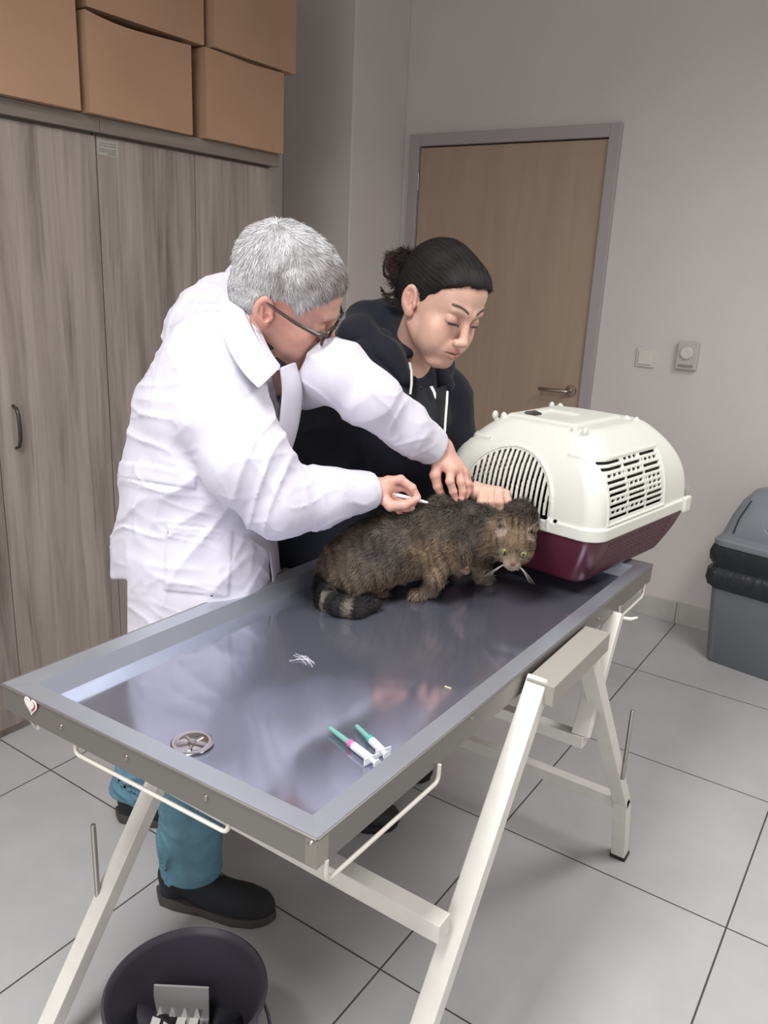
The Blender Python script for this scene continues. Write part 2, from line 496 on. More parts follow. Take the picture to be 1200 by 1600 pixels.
# ================================================================ cabinets
m_oak = wood_mat('grey_oak_laminate', '#70655f', '#998d86', '#b0a59d', (11, 11, .55), .5, plank=(34, 34, .9), streak=.74, pos=(.28, .5, .74))
m_oak2 = wood_mat('grey_oak_laminate_top', '#6d625b', '#80766e', '#8e857d', (11, .6, 11), .5)
m_hnd = mat('dark_handle', '#4a4340', .35, .6)
m_seam = mat('edge_band_light', '#b9b0a6', .5)
def cabinet(y0, y1, label, handles, sticker=False):
    t = thing('storage_cabinet', label, 'cabinet', (XC-.25, (y0+y1)/2, 0), 0, 'oak cabinets along the left wall')
    c = MB().box((XL+.03, y0+.001, .0), (XC-.0225, y1-.001, .058)).box((XL+.03, y0+.0005, .058), (XC-.0205, y1-.0005, 1.80))
    part(c, 'carcass', m_oak, t, local=False)
    part(MB().box((XL+.02, y0, 1.83), (XC+.022, y1+(.012 if y1 > 1 else 0), 1.872)), 'top_board', m_oak2, t, bevel=.002, local=False)
    part(MB().box((XL+.04, y0+.004, 1.80), (XC-.018, y1-.004, 1.83)), 'upper_rail', m_oak2, t, local=False)
    ym = (y0+y1)/2
    for k, (a, b) in enumerate(((y0, ym), (ym, y1))):
        d = part(MB().box((XC-.018, a+.0015, .036), (XC, b-.0015, 1.822)), 'door', m_oak, t, bevel=.0012, local=False)
        if handles[k] is not None:
            hy = handles[k]
            h = MB().tube([(XC, hy, .925), (XC+.018, hy, .932), (XC+.026, hy, .955), (XC+.028, hy, .99), (XC+.026, hy, 1.025), (XC+.018, hy, 1.045), (XC, hy, 1.052)], [.004, .005, .0055, .0055, .0055, .005, .004], 10)
            ho = part(h, 'handle', m_hnd, d, local=False)
        if sticker and k == 0:
            s = part(MB().box((XC, y0+.004, 1.772), (XC+.0006, y0+.078, 1.815)), 'sticker', mat('paper_sticker', '#aaa39d', .6), d, 'small grey printed sticker', local=False)
            tx = MB()
            rn = random.Random(4)
            for r_, z in enumerate((1.806, 1.799, 1.789, 1.783, 1.777)):
                y = y0+.010+(.03 if r_ == 4 else 0)
                while y < y0+.068:
                    w = rn.uniform(.003, .009); tx.box((XC+.0006, y, z-.0012), (XC+.0009, min(y+w, y0+.07), z+.0012)); y += w+.0025
            part(tx, 'printed_lines', mat('faded_ink', '#6b6560', .7), d, local=False)
    return t
cabinet(.467, 1.252, 'right hand grey oak laminate cabinet with small sticker, behind the man', (None, None), True)
cabinet(-.312, .466, 'left grey oak laminate cabinet with one dark bow handle showing', (None, .13))
cabinet(-1.09, -.313, 'grey oak laminate cabinet at far left, mostly out of frame', (None, None))

# ================================================================ cardboard boxes
m_card = mat('cardboard', '#ad8a6e', .8, var=.06, vscale=3.5, bump=.05, bscale=30)
m_card2 = mat('cardboard_inner', '#8a6a4c', .85)
m_tape = mat('clear_tape_yellowed', '#b08a58', .35)
def carton(x0, x1, y0, y1, z0, z1, label, rz=0, bow=.006, seed=0, sag=0.0, tape=True):
    cx, cy = (x0+x1)/2, (y0+y1)/2
    t = thing('cardboard_box', label, 'box', (cx, cy, z0), rz, 'cardboard boxes piled on the cabinets')
    hx, hy, H = (x1-x0)/2, (y1-y0)/2, z1-z0
    mb = MB(); N = 12; rn = np.random.RandomState(seed)
    ph = rn.rand(4)*6
    def pt(u, v, w):    # cube surface point in -1..1
        x, y, z = hx*u, hy*v, H*(w+1)/2
        bx = bow*(1-v*v)*(1-w*w); x += bx*u*(1 if abs(u) > .99 else 0)*math.cos(ph[0]+1.5*v)
        y += bow*.8*(1-u*u)*(1-w*w)*v*(1 if abs(v) > .99 else 0)
        if w > .99: z += -sag*(1-v*v)*(1-.3*u)+.003*math.sin(ph[1]+3*v)
        return (x, y, z)
    faces = []
    for ax in range(3):
        for s in (-1, 1):
            idx = []
            for i in range(N+1):
                for j in range(N+1):
                    a, b = -1+2*i/N, -1+2*j/N
                    c = [0, 0, 0]; c[ax] = s; c[(ax+1) % 3] = a; c[(ax+2) % 3] = b
                    idx.append(pt(*c))
            fs = []
            for i in range(N):
                for j in range(N):
                    q = (i*(N+1)+j, (i+1)*(N+1)+j, (i+1)*(N+1)+j+1, i*(N+1)+j+1)
                    fs.append(q if s > 0 else q[::-1])
            mb.add(idx, fs)
    part(mb, 'box_body', m_card, t)
    # top flaps meeting at a centre seam, and tape that runs a little down the front
    fl = MB()
    for s in (-1, 1):
        fl.box((min(s*.002, s*hx*.98), -hy+.004, H+.001-sag), (max(s*.002, s*hx*.98), hy-.004, H+.004-sag))
    part(fl, 'top_flap', m_card2, t, bevel=.001)
    return t
XB = -1.40
carton(XB-.45, XB+.004, -.03, .382, 1.873, 2.32, 'large plain cardboard box at far left above the cabinets', seed=1)
carton(XB-.45, XB, .402, .806, 1.873, 2.135, 'cardboard box with sagging top, lower middle of the pile', .035, bow=.01, seed=2, sag=.016)
carton(XB-.45, XB, .868, 1.252, 1.873, 2.14, 'lower right cardboard box of the pile, at the cabinet end', seed=3)
carton(XB-.45, XB-.01, .43, .873, 2.148, 2.46, 'upper middle cardboard box resting on the sagging one', seed=4)
carton(XB-.45, XB+.012, .897, 1.302, 2.148, 2.46, 'upper right cardboard box, darkest and highest at the pile end', seed=5)
# ================================================================ examination table
def steel_mat(name, col, r0, r1, scr=0.0, sc=(1, 1, 1), met=.75):
    m, n, l, p = nt(name)
    p.inputs['Metallic'].default_value = met
    tc = n.new('ShaderNodeTexCoord'); mp = n.new('ShaderNodeMapping'); l.new(tc.outputs['Object'], mp.inputs[0]); mp.inputs['Scale'].default_value = sc
    t = n.new('ShaderNodeTexNoise'); t.inputs['Scale'].default_value = 6; t.inputs['Detail'].default_value = 8; t.inputs['Roughness'].default_value = .65
    l.new(mp.outputs[0], t.inputs[0])
    mr = n.new('ShaderNodeMapRange'); mr.inputs[1].default_value = .3; mr.inputs[2].default_value = .7; mr.inputs[3].default_value = r0; mr.inputs[4].default_value = r1
    l.new(t.outputs[0], mr.inputs[0]); l.new(mr.outputs[0], p.inputs['Roughness'])
    c = rgb(col) if isinstance(col, str) else col
    mc = n.new('ShaderNodeMapRange'); mc.inputs[1].default_value = .3; mc.inputs[2].default_value = .7; mc.inputs[3].default_value = .93; mc.inputs[4].default_value = 1.07
    t3 = n.new('ShaderNodeTexNoise'); t3.inputs['Scale'].default_value = 2.2; t3.inputs['Detail'].default_value = 3; l.new(mp.outputs[0], t3.inputs[0])
    l.new(t3.outputs[0], mc.inputs[0])
    vm = n.new('ShaderNodeVectorMath'); vm.operation = 'SCALE'; vm.inputs[0].default_value = c[:3]; l.new(mc.outputs[0], vm.inputs['Scale'])
    l.new(vm.outputs[0], p.inputs['Base Color'])
    b = n.new('ShaderNodeBump'); b.inputs['Strength'].default_value = scr; b.inputs['Distance'].default_value = .004
    t2 = n.new('ShaderNodeTexNoise'); t2.inputs['Scale'].default_value = 3.2; t2.inputs['Detail'].default_value = 3
    l.new(mp.outputs[0], t2.inputs[0]); l.new(t2.outputs[0], b.inputs['Height']); l.new(b.outputs[0], p.inputs['Normal'])
    return m
m_basin = steel_mat('stainless_basin', '#a6a8b8', .08, .16, .10, met=.84)
m_rim = steel_mat('stainless_rim', '#b2b6be', .34, .48, .08)
m_apron = steel_mat('stainless_apron', '#85827e', .36, .46, .03)
m_white = mat('white_enamel_paint', '#d6d3cc', .42, var=.04, vscale=30)
m_screw = mat('screw_metal', '#a8a39c', .35, 1.0)
ZT = .85
C0 = np.array([-.326, -.608]); C1 = np.array([.274, -.590]); C2 = np.array([.296, .627]); C3 = np.array([-.305, .642])
tb = thing('examination_table', 'long stainless steel examination table with drain on white trestle legs', 'table', (0, 0, 0))
def off_poly(d):
    ex = (C1-C0)/np.linalg.norm(C1-C0); ey = (C2-C1)/np.linalg.norm(C2-C1)
    return [C0+ex*d+ey*d, C1-ex*d+ey*d, C2-ex*d-ey*d, C3+ex*d-ey*d]
O = off_poly(0); I = off_poly(.034); I2 = off_poly(.041)
ZB = .816
def q3(p, z): return (p[0], p[1], z)
rim = MB()
L = [off_poly(0.002), off_poly(.0), off_poly(0.0)]
for i in range(4):
    j = (i+1) % 4
    rim.add([q3(O[i], ZT), q3(O[j], ZT), q3(I[j], ZT-.002), q3(I[i], ZT-.002)], [(0, 1, 2, 3)])
part(rim, 'rim', m_rim, tb)
wl = MB()
for i in range(4):
    j = (i+1) % 4
    wl.add([q3(I[i], ZT-.002), q3(I[j], ZT-.002), q3(I2[j], ZB), q3(I2[i], ZB)], [(0, 1, 2, 3)])
part(wl, 'basin_wall', m_rim, tb)
# basin floor slopes slightly to the drain
DRN = (-.022, -.506)
bs = MB(); NX, NY = 24, 48
vs = []; fs = []
for i in range(NX+1):
    for j in range(NY+1):
        u, v = i/NX, j/NY
        p = (I2[0]*(1-u)+I2[1]*u)*(1-v)+(I2[3]*(1-u)+I2[2]*u)*v
        d = math.hypot(p[0]-DRN[0], p[1]-DRN[1])
        e = min(u, 1-u, v*2, 2-2*v)
        vs.append((p[0], p[1], ZB-.003*math.exp(-(d/.07)**2)*min(1, e*8)))
for i in range(NX):
    for j in range(NY):
        a = i*(NY+1)+j; fs.append((a, a+NY+1, a+NY+2, a+1))
bs.add(vs, fs, True)
part(bs, 'basin', m_basin, tb)
ap = MB(); I3 = off_poly(.004)
for i in range(4):
    j = (i+1) % 4
    ap.add([q3(O[i], ZT-.0003), q3(O[j], ZT-.0003), q3(O[j], ZT-.042), q3(O[i], ZT-.042), q3(I3[i], ZT-.001), q3(I3[j], ZT-.001), q3(I3[j], ZT-.042), q3(I3[i], ZT-.042)],
           [(0, 3, 2, 1), (4, 5, 6, 7), (3, 7, 6, 2)])
    # rolled top edge
    ap.tube([q3(O[i], ZT-.0015), q3(O[j], ZT-.0015)], .0022, 8)
part(ap, 'apron', m_apron, tb)
un = MB().add([q3(p, ZB-.006) for p in off_poly(.006)], [(3, 2, 1, 0)])
part(un, 'underside', m_apron, tb)
# drain
dn = thing('t', '', ''); bpy.data.objects.remove(dn)
zd = ZB-.0004
D = MB()
D.lathe([(.030, zd+.0005), (.0305, zd+.0022), (.027, zd+.0030), (.021, zd+.0015), (.019, zd+.0006)], 40, Matrix.Translation((DRN[0], DRN[1], 0)))
part(D, 'drain_ring', m_chrome2 if 'm_chrome2' in globals() else mat('drain_chrome', '#c9c5c2', .16, 1.0), tb)
D = MB().lathe([(0, zd+.0004), (.0198, zd+.0004)], 40, Matrix.Translation((DRN[0], DRN[1], 0)))
dcup = part(D, 'drain_hole', m_dark, tb)
D = MB()
for k in range(5):
    a = 2*PI*k/5+.3
    D.bar((DRN[0], DRN[1], zd+.0012), (DRN[0]+.0205*math.cos(a), DRN[1]+.0205*math.sin(a), zd+.0012), .0038, .0012)
D.lathe([(0, zd+.0004), (.0062, zd+.0006), (.0062, zd+.002), (.003, zd+.0028), (0, zd+.0029)], 20, Matrix.Translation((DRN[0], DRN[1], 0)))
part(D, 'drain_grid', mat('drain_grid_steel', '#b5b0ab', .25, 1.0), tb)
# screws on the apron
for (sx, sy, ax) in ((97, 1135, 'f'), (195, 1185, 'f'), (315, 1251, 'f'), (475, 1327, 'f'), (500, 1324, 'r'), (741, 1122, 'r'), (932, 966, 'r')):
    if ax == 'f':
        y = -.6; p = on(1, -.602, sx, sy); t = (p[0]-C0[0])/(C1[0]-C0[0]); p[1] = C0[1]+(C1[1]-C0[1])*t
        T = Matrix.Translation(p) @ Matrix.Rotation(PI/2, 4, 'X')
    else:
        p = on(0, .285, sx, sy); t = (p[1]-C1[1])/(C2[1]-C1[1]); p[0] = C1[0]+(C2[0]-C1[0])*t
        T = Matrix.Translation(p) @ Matrix.Rotation(PI/2, 4, 'Y')
    part(MB().lathe([(.0045, 0), (.0042, .0015), (.002, .0026), (0, .0028)], 14, T), 'screw', m_screw, tb)
# bracket on the corner
cb = MB().box((C1[0]-.016, C1[1]-.0018, ZT-.040), (C1[0]+.001, C1[1]-.0002, ZT-.002)).box((C1[0]+.0002, C1[1]-.001, ZT-.040), (C1[0]+.0018, C1[1]+.02, ZT-.002))
part(cb, 'corner_bracket', m_screw, tb, bevel=.0005)
# wire loops under the apron
m_wire = mat('white_coated_wire', '#cfcac2', .4)
def wire(pts, r=.0032):
    P_ = [Vector(p) for p in pts]; o = [P_[0]]
    for i in range(1, len(P_)-1):
        a, b, c = P_[i-1], P_[i], P_[i+1]
        ra = min(.014, (a-b).length*.45, (c-b).length*.45)
        p0 = b+(a-b).normalized()*ra; p1 = b+(c-b).normalized()*ra
        for k in range(6):
            t = k/5; o.append(p0*(1-t)**2+b*2*t*(1-t)+p1*t*t)
    o.append(P_[-1])
    part(MB().tube(o, r, 10), 'wire_loop', m_wire, tb)
zl = ZT-.042
wire([(-.168, -.594, zl+.004), (-.169, -.596, .786), (.131, -.590, .790), (.133, -.588, zl+.004)])
wire([(-.316, -.575, zl+.004), (-.318, -.577, .786), (-.262, -.592, .786), (-.262, -.592, zl+.004)])
wire([(.276, -.574, zl+.004), (.277, -.576, .783), (.283, -.325, .785), (.283, -.325, zl+.004)])
wire([(.291, .42, zl+.004), (.292, .42, .781), (.294, .585, .783), (.294, .585, zl+.004)])
wl_ = MB().tube([(.2935, .40, .80), (.30, .41, .79), (.318, .425, .787), (.330, .432, .792)], [.003, .004, .004, .002], 8)
part(wl_, 'wing_nut', m_white, tb)

# heart sticker on the apron
def heart(s, n=40):
    o = []
    for k in range(n):
        t = 2*PI*k/n
        o.append((s*16*math.sin(t)**3/17, s*(13*math.cos(t)-5*math.cos(2*t)-2*math.cos(3*t)-math.cos(4*t))/17))
    return o
hp = on(1, -.6075, 49, 1102)
T = Matrix.Translation((hp[0], -.6075, hp[2]+.0)) @ Matrix.Rotation(PI/2, 4, 'X')
hs = thing('heart_sticker', 'small white heart sticker on the table apron, left end', 'sticker', (hp[0], -.6075, hp[2]))
part(MB().prism(heart(.0165), .0006, .0012, T), 'heart_border', mat('sticker_white', '#e6e2da', .5), hs, local=False)
part(MB().prism(heart(.0135), .0012, .0014, T), 'heart_face', mat('sticker_grey', '#b9b2ae', .5), hs, local=False)
ht = [(x+.0012, y-.0004) for x, y in heart(.012) if x > .001]
part(MB().prism(ht, .0014, .0016, T), 'heart_red_side', mat('sticker_red', '#b0405a', .5), hs, local=False)
part(MB().prism([(x-.001, y+.001) for x, y in heart(.0105)], .0016, .0018, T), 'heart_centre', mat('sticker_centre', '#dcd8d2', .5), hs, local=False)

# trestle frame (part of the table)
def leg(p, q, w=.030, name='leg', foot=False):
    m = MB().bar(p, q, w, .036, (1, 0, 0))
    o = part(m, name, m_white, tb, bevel=.0022)
    return o
XR, XLl = .306, -.376
leg((XR, -.035, .835), (XR, -.612, .012))
leg((XR, .188, .800), (XR, .636, .200))
lo = MB().add([(XR+sx*.018, y, z) for z, ya, yb in ((.010, .672, .708), (.180, .622, .660), (.222, .612, .632)) for sx, y in ((-1, ya), (1, ya), (1, yb), (-1, yb))], [(3, 2, 1, 0), (8, 9, 10, 11)]+[(i*4+k, i*4+(k+1) % 4, i*4+4+(k+1) % 4, i*4+4+k) for i in (0, 1) for k in range(4)]); part(lo, 'leg_foot', m_white, tb, bevel=.0015)
leg((XLl, -.035, .815), (XLl, -.612, .012))
leg((XLl, .188, .795), (XLl, .690, .010))
m_rub = mat('black_rubber_cap', '#2b2826', .8)
for x, y in ((XR, -.617), (XR, .692), (XLl, -.617), (XLl, .692)):
    part(MB().box((x-.021, y-.021, 0), (x+.021, y+.021, .012)), 'rubber_cap', m_rub, tb, bevel=.003)
m_beam = mat('grey_painted_beam', '#98938c', .45)
part(MB().box((XR-.016, -.055, .800), (XR+.034, .215, .838)), 'top_beam', m_beam, tb, bevel=.002)
part(MB().box((XLl-.02, -.055, .775), (XLl+.02, .215, .812)), 'top_beam', m_beam, tb, bevel=.002)
part(MB().box((XLl, -.33, .512), (XR, -.296, .546)), 'cross_bar', m_white, tb, bevel=.002)
part(MB().box((XLl, .625, .180), (XR, .655, .212)), 'cross_bar', m_white, tb, bevel=.002)
# short inner frame under the far end
leg((.292, .390, .808), (.292, .268, .570), .024, 'inner_leg')
leg((.085, .390, .808), (.085, .268, .570), .024, 'inner_leg')
part(MB().box((.075, .255, .548), (.302, .283, .574)), 'inner_bar', m_white, tb, bevel=.002)
part(MB().box((.04, .06, .792), (.31, .09, .812)), 'under_rail', m_beam, tb)
part(MB().box((-.37, .06, .780), (.31, .09, .800)), 'under_rail', m_beam, tb)
# threaded rods welded to the legs
m_rod = mat('threaded_rod_zinc', '#a9a5a0', .4, .8)
for (x, y, z0, z1, r) in ((XLl-.012, -.425, .27, .455, .0055), (XR+.022, .515, .345, .530, .0055)):
    mb = MB(); pts = []; rs = []; z = z0
    while z < z1:
        pts += [(x, y, z), (x, y, z+.0015)]; rs += [r, r*.78]; z += .003
    mb.tube(pts, rs, 10)
    part(mb, 'threaded_rod', m_rod, tb)

# ================================================================ syringes lying in the basin
m_cap = mat('teal_needle_cap', '#7fb8ac', .3, trans=.25)
m_pink = mat('pink_hub', '#c06a9c', .4)
m_barrel = mat('syringe_barrel', '#e3e3ea', .25, trans=.25)
m_plunge = mat('plunger_white', '#e8e8ec', .35)
def syringe(a, b, label, hub, cap_m, r=.0062):
    a = Vector(a); b = Vector(b); d = (b-a); Ln = d.length; d.normalize()
    t = thing('syringe', label, 'syringe', a, 0, 'capped syringes lying on the steel')
    T = Matrix.Translation(a) @ d.to_track_quat('Z', 'Y').to_matrix().to_4x4()
    L_ = Ln
    part(MB().lathe([(0, 0), (.0028, .0005), (.0034, .004), (.0042, .42*L_), (.0048, .44*L_)], 20, T), 'needle_cap', cap_m, t, local=False)
    part(MB().lathe([(.0046, .42*L_), (.0058, .43*L_), (.0058, .48*L_), (.004, .50*L_)], 20, T), 'hub', hub, t, local=False)
    part(MB().lathe([(.003, .49*L_), (r, .52*L_), (r, .88*L_), (.0, .885*L_)], 24, T), 'barrel', m_barrel, t, local=False)
    fl = MB().add([], []); w = r*2.1
    fl.box((-w, -r*.95, .87*L_), (w, r*.95, .885*L_), T)
    part(fl, 'finger_flange', m_plunge, t, bevel=.0006, local=False)
    p = MB().lathe([(r*.5, .88*L_), (r*.5, .985*L_), (r*1.05, .985*L_), (r*1.05, L_), (0, L_)], 20, T)
    part(p, 'plunger', m_plunge, t, local=False)
    return t
zs = ZB+.0075
s1a, s1b = on(2, zs, 515, 1137), on(2, zs, 590, 1194)
s2a, s2b = on(2, zs, 557, 1134), on(2, zs, 605, 1181)
syringe(s1a, s1b, 'longer capped syringe with pink hub, nearer the drain', m_pink, m_cap)
syringe(s2a, s2b, 'shorter capped syringe with teal cap, nearer the table edge', mat('teal_hub', '#4fa598', .4), m_cap)
# scraps on the steel
sp = on(2, ZB+.001, 700, 1074)
tag(MB().box((sp[0]-.006, sp[1]-.0012, ZB+.0004), (sp[0]+.006, sp[1]+.0012, ZB+.0016)).build('paper_scrap', mat('scrap_cream', '#cfc6a8', .8)), 'tiny cream scrap lying on the steel beyond the syringes', 'scrap')
wsp = on(2, ZB+.001, 478, 1032)
wb_ = MB()
rn = random.Random(8)
for k in range(9):
    a = rn.uniform(-.6, .9); Ls = rn.uniform(.010, .024); c = wsp+np.array([rn.uniform(-.012, .012), rn.uniform(-.008, .008), 0])
    wb_.tube([(c[0]-Ls*math.cos(a), c[1]-Ls*math.sin(a), ZB+.0008), (c[0], c[1]+.001, ZB+.003), (c[0]+Ls*math.cos(a), c[1]+Ls*math.sin(a), ZB+.0008)], .00045, 5)
tag(wb_.build('fur_tuft', mat('pale_fur', '#cfcad0', .7)), 'wisp of pale loose fur on the steel left of centre', 'fur tuft')

# ================================================================ bucket with rubbish
bc = on(2, .27, 291, 1548); bc = (bc[0], bc[1])
bk = thing('bucket', 'dark grey plastic bucket on the floor at the bottom edge', 'bucket', (bc[0], bc[1], 0))
m_buck = mat('dark_bucket_plastic', '#3c3a42', .42, var=.05, vscale=12)
RB = .136
part(MB().lathe([(0, .004), (.098, .0), (.102, .004), (RB-.006, .262), (RB+.002, .264), (RB+.004, .272), (RB-.001, .276), (RB-.006, .270), (RB-.010, .262), (.098, .010), (0, .010)], 64), 'pail', m_buck, bk)
hpts = []
for k in range(25):
    a = PI*k/24
    hpts.append(((RB+.007)*math.cos(a), -(RB+.010)*math.sin(a), .252-.10*math.sin(a)))
Th = Matrix.Rotation(math.radians(125), 4, 'Z')
hb = MB().tube([Th @ Vector(p) for p in hpts], .0035, 10)
part(hb, 'handle', mat('bucket_handle', '#5c5a60', .4), bk)
# ruffled black liner inside
def linerF():
    mb = MB(); rings = []
    for i, (r, z) in enumerate(((.101, .03), (.108, .09), (.112, .12), (.100, .135), (.075, .13), (.045, .145), (.015, .12))):
        ring = []
        for k in range(48):
            a = 2*PI*k/48; w = (.004+.008*(i > 2))*math.sin(7*a+i*1.3)+.003*math.sin(13*a+i)
            ring.append(((r+w)*math.cos(a), (r+w)*math.sin(a), z+1.2*w+(.03*math.sin(2*a+.8) if i > 2 else 0)))
        rings.append(ring)
    return mb.loft(rings, cap=False)
lf = linerF().build('bin_liner', mat('black_liner', '#2d2b31', .38)); lf.location = (bc[0], bc[1], 0)
tag(lf, 'crumpled black plastic bag inside the dark bucket', 'plastic bag')
# carton with toothed edge
ctop = px(266, 1600, 1.26)
ct = thing('waste_carton', 'torn white carton with toothed edge thrown in the bucket', 'carton', (-.160, -.440, .035), math.radians(33.5))
m_ctn = mat('white_card', '#b5b3b0', .6)
w2 = .055
cm = MB().add([(-w2, .03, 0), (w2, .03, 0), (w2, .035, .155), (-w2*.86, .035, .155), (-w2, .034, 0), (w2, .034, 0), (w2, .039, .155), (-w2*.86, .039, .155)], [(0, 1, 2, 3), (7, 6, 5, 4), (3, 2, 6, 7), (0, 3, 7, 4), (1, 5, 6, 2)])
cm.box((-w2, -.04, 0), (w2, .034, .085))
part(cm, 'carton_body', m_ctn, ct, bevel=.001)
for k in range(4):
    x = -w2*.55+k*.0225
    tt = MB().box((x-.008, -.03, .085), (x+.008, -.005, .128)).add([(x-.002, -.005, .128), (x+.011, -.005, .128), (x+.006, -.004, .150), (x-.002, .012, .128), (x+.011, .012, .128)], [(0, 1, 2), (1, 4, 2), (4, 3, 2), (3, 0, 2)])
    part(tt, 'tooth', mat('white_teeth', '#d8d7d0', .5), ct)

# ================================================================ swing-lid waste bin
wbn = thing('waste_bin', 'grey swing lid waste bin with black liner by the back wall', 'bin', (.395, 2.165, 0), math.radians(-9))
m_bin = mat('bin_grey_plastic', '#6e7378', .5, var=.03, vscale=6)
m_lid = mat('bin_lid_grey', '#81868c', .32)
def rr(w, d, r, z, cx=0, cy=0, n=8): return [(x, y, z) for x, y in rrect(w, d, r, n, cx, cy)]
part(MB().loft([rr(.365, .225, .04, 0), rr(.375, .235, .04, .006), rr(.425, .27, .04, .36), rr(.43, .275, .04, .50)]), 'bin_body', m_bin, wbn)
lin = []
for z, g in ((.322, .0), (.330, .012), (.36, .022), (.395, .020), (.412, .006), (.418, .006), (.44, .018), (.47, .020), (.498, .012), (.506, .0)):
    ring = []
    base = rr(.425+g*2, .27+g*2, .045, z, n=14)
    for k, (x, y, zz) in enumerate(base):
        w = .002*math.sin(k*1.9+z*40)+.0015*math.sin(k*4.1)
        ring.append((x*(1+w*2), y*(1+w*3), zz+.003*math.sin(k*.7)))
    lin.append(ring)
part(MB().loft(lin, cap=False), 'bin_liner_band', mat('bin_bag_black', '#24272c', .35, bump=.3, bscale=35), wbn)
part(MB().loft([rr(.445, .29, .045, .500), rr(.45, .295, .045, .506), rr(.45, .295, .045, .522), rr(.425, .275, .045, .530), rr(.40, .262, .05, .56), rr(.37, .235, .05, .62), rr(.325, .18, .05, .68), rr(.265, .115, .045, .722), rr(.21, .07, .03, .732)]), 'lid', m_lid, wbn)
def lidpt(u, z):     # front slope of the lid, y at height z
    zz = [.53, .56, .62, .68, .722, .732]; yy = [.1375, .131, .1175, .09, .0575, .035]
    return -np.interp(z, zz, yy)
fl = MB(); rings = []
def flap(hw0, hw1, z0, z1, lift, name, m, lab=None):
    vs = []; fs = []; NU, NV = 16, 12
    for j in range(NV+1):
        z = z0+(z1-z0)*j/NV; hw = hw0+(hw1-hw0)*j/NV
        for i in range(NU+1):
            u = -1+2*i/NU
            x = u*hw; dish = 1-u*u
            vs.append((x, lidpt(u, z)-lift*min(1, 6*(1-abs(u)))*min(1, 6*min(j, NV-j)/NV+.0), z+.001))
    for j in range(NV):
        for i in range(NU):
            a = j*(NU+1)+i; fs.append((a, a+1, a+NU+2, a+NU+1))
    return part(MB().add(vs, fs, True), name, m, wbn, lab)
flap(.165, .12, .545, .715, .006, 'swing_flap', m_lid)
vs = []
rings = []
for rsc, lift in ((1.0, .007), (.93, .003), (.7, .0085), (.35, .013), (.02, .014)):
    ring = []
    for k in range(36):
        a = 2*PI*k/36; z = .632+.058*rsc*math.sin(a); x = .075*rsc*math.cos(a)+.02
        ring.append((x, lidpt(0, z)-lift, z))
    rings.append(ring)
part(MB().loft(rings, cap=False), 'push_dish', mat('push_dish_grey', '#8d9298', .25), wbn)
gr = MB()
gr.tube([(-.150, lidpt(0, .56)-.006, .56), (-.142, lidpt(0, .62)-.007, .62), (-.12, lidpt(0, .69)-.006, .69)], .003, 6)
part(gr, 'groove', mat('lid_groove_dark', '#26282c', .6), wbn)
# ================================================================ pet carrier (distance field)
CA = math.atan2(.065, .425)                       # turned a little from the table edge
cr_r = np.array([math.cos(CA), -math.sin(CA), 0.0])   # carrier's right
cr_l = np.array([math.sin(CA), math.cos(CA), 0.0])    # away from the camera
CW, CL = .206, .225
c_o = np.array([.250, .335, 0])-cr_r*CW+cr_l*CL        # centre on plan
cz0, czs, cz1 = .851, .962, 1.172
RC = np.stack([cr_r, cr_l, np.array([0, 0, 1.0])], 1)
def c_local(P):
    return (P-A(c_o)) @ A(RC)
def rbox2(x, y, hx, hy, r):
    qx = np.abs(x)-hx+r; qy = np.abs(y)-hy+r
    return np.sqrt(np.maximum(qx, 0)**2+np.maximum(qy, 0)**2)+np.minimum(np.maximum(qx, qy), 0)-r
def c_outer(q, off=0.0):
    z = q[:, 2]
    tu = np.clip((z-czs)/(cz1-czs), 0, 1); tl = np.clip((czs-z)/(czs-cz0), 0, 1)
    hx = (CW-.086*tu**3.2-.046*tl**1.35).astype(f32)
    hy = (CL-.082*tu**2.8-.036*tl**1.35).astype(f32)
    # far end bulges out
    r = np.interp(z, [cz0, czs, 1.06, cz1], [.030, .034, .040, .06]).astype(f32)
    d = rbox2(q[:, 0], q[:, 1], hx-off, hy-off, r)
    dz = np.maximum(cz0+off-z, z-(cz1-off))
    return si(d*.93, dz, .012)
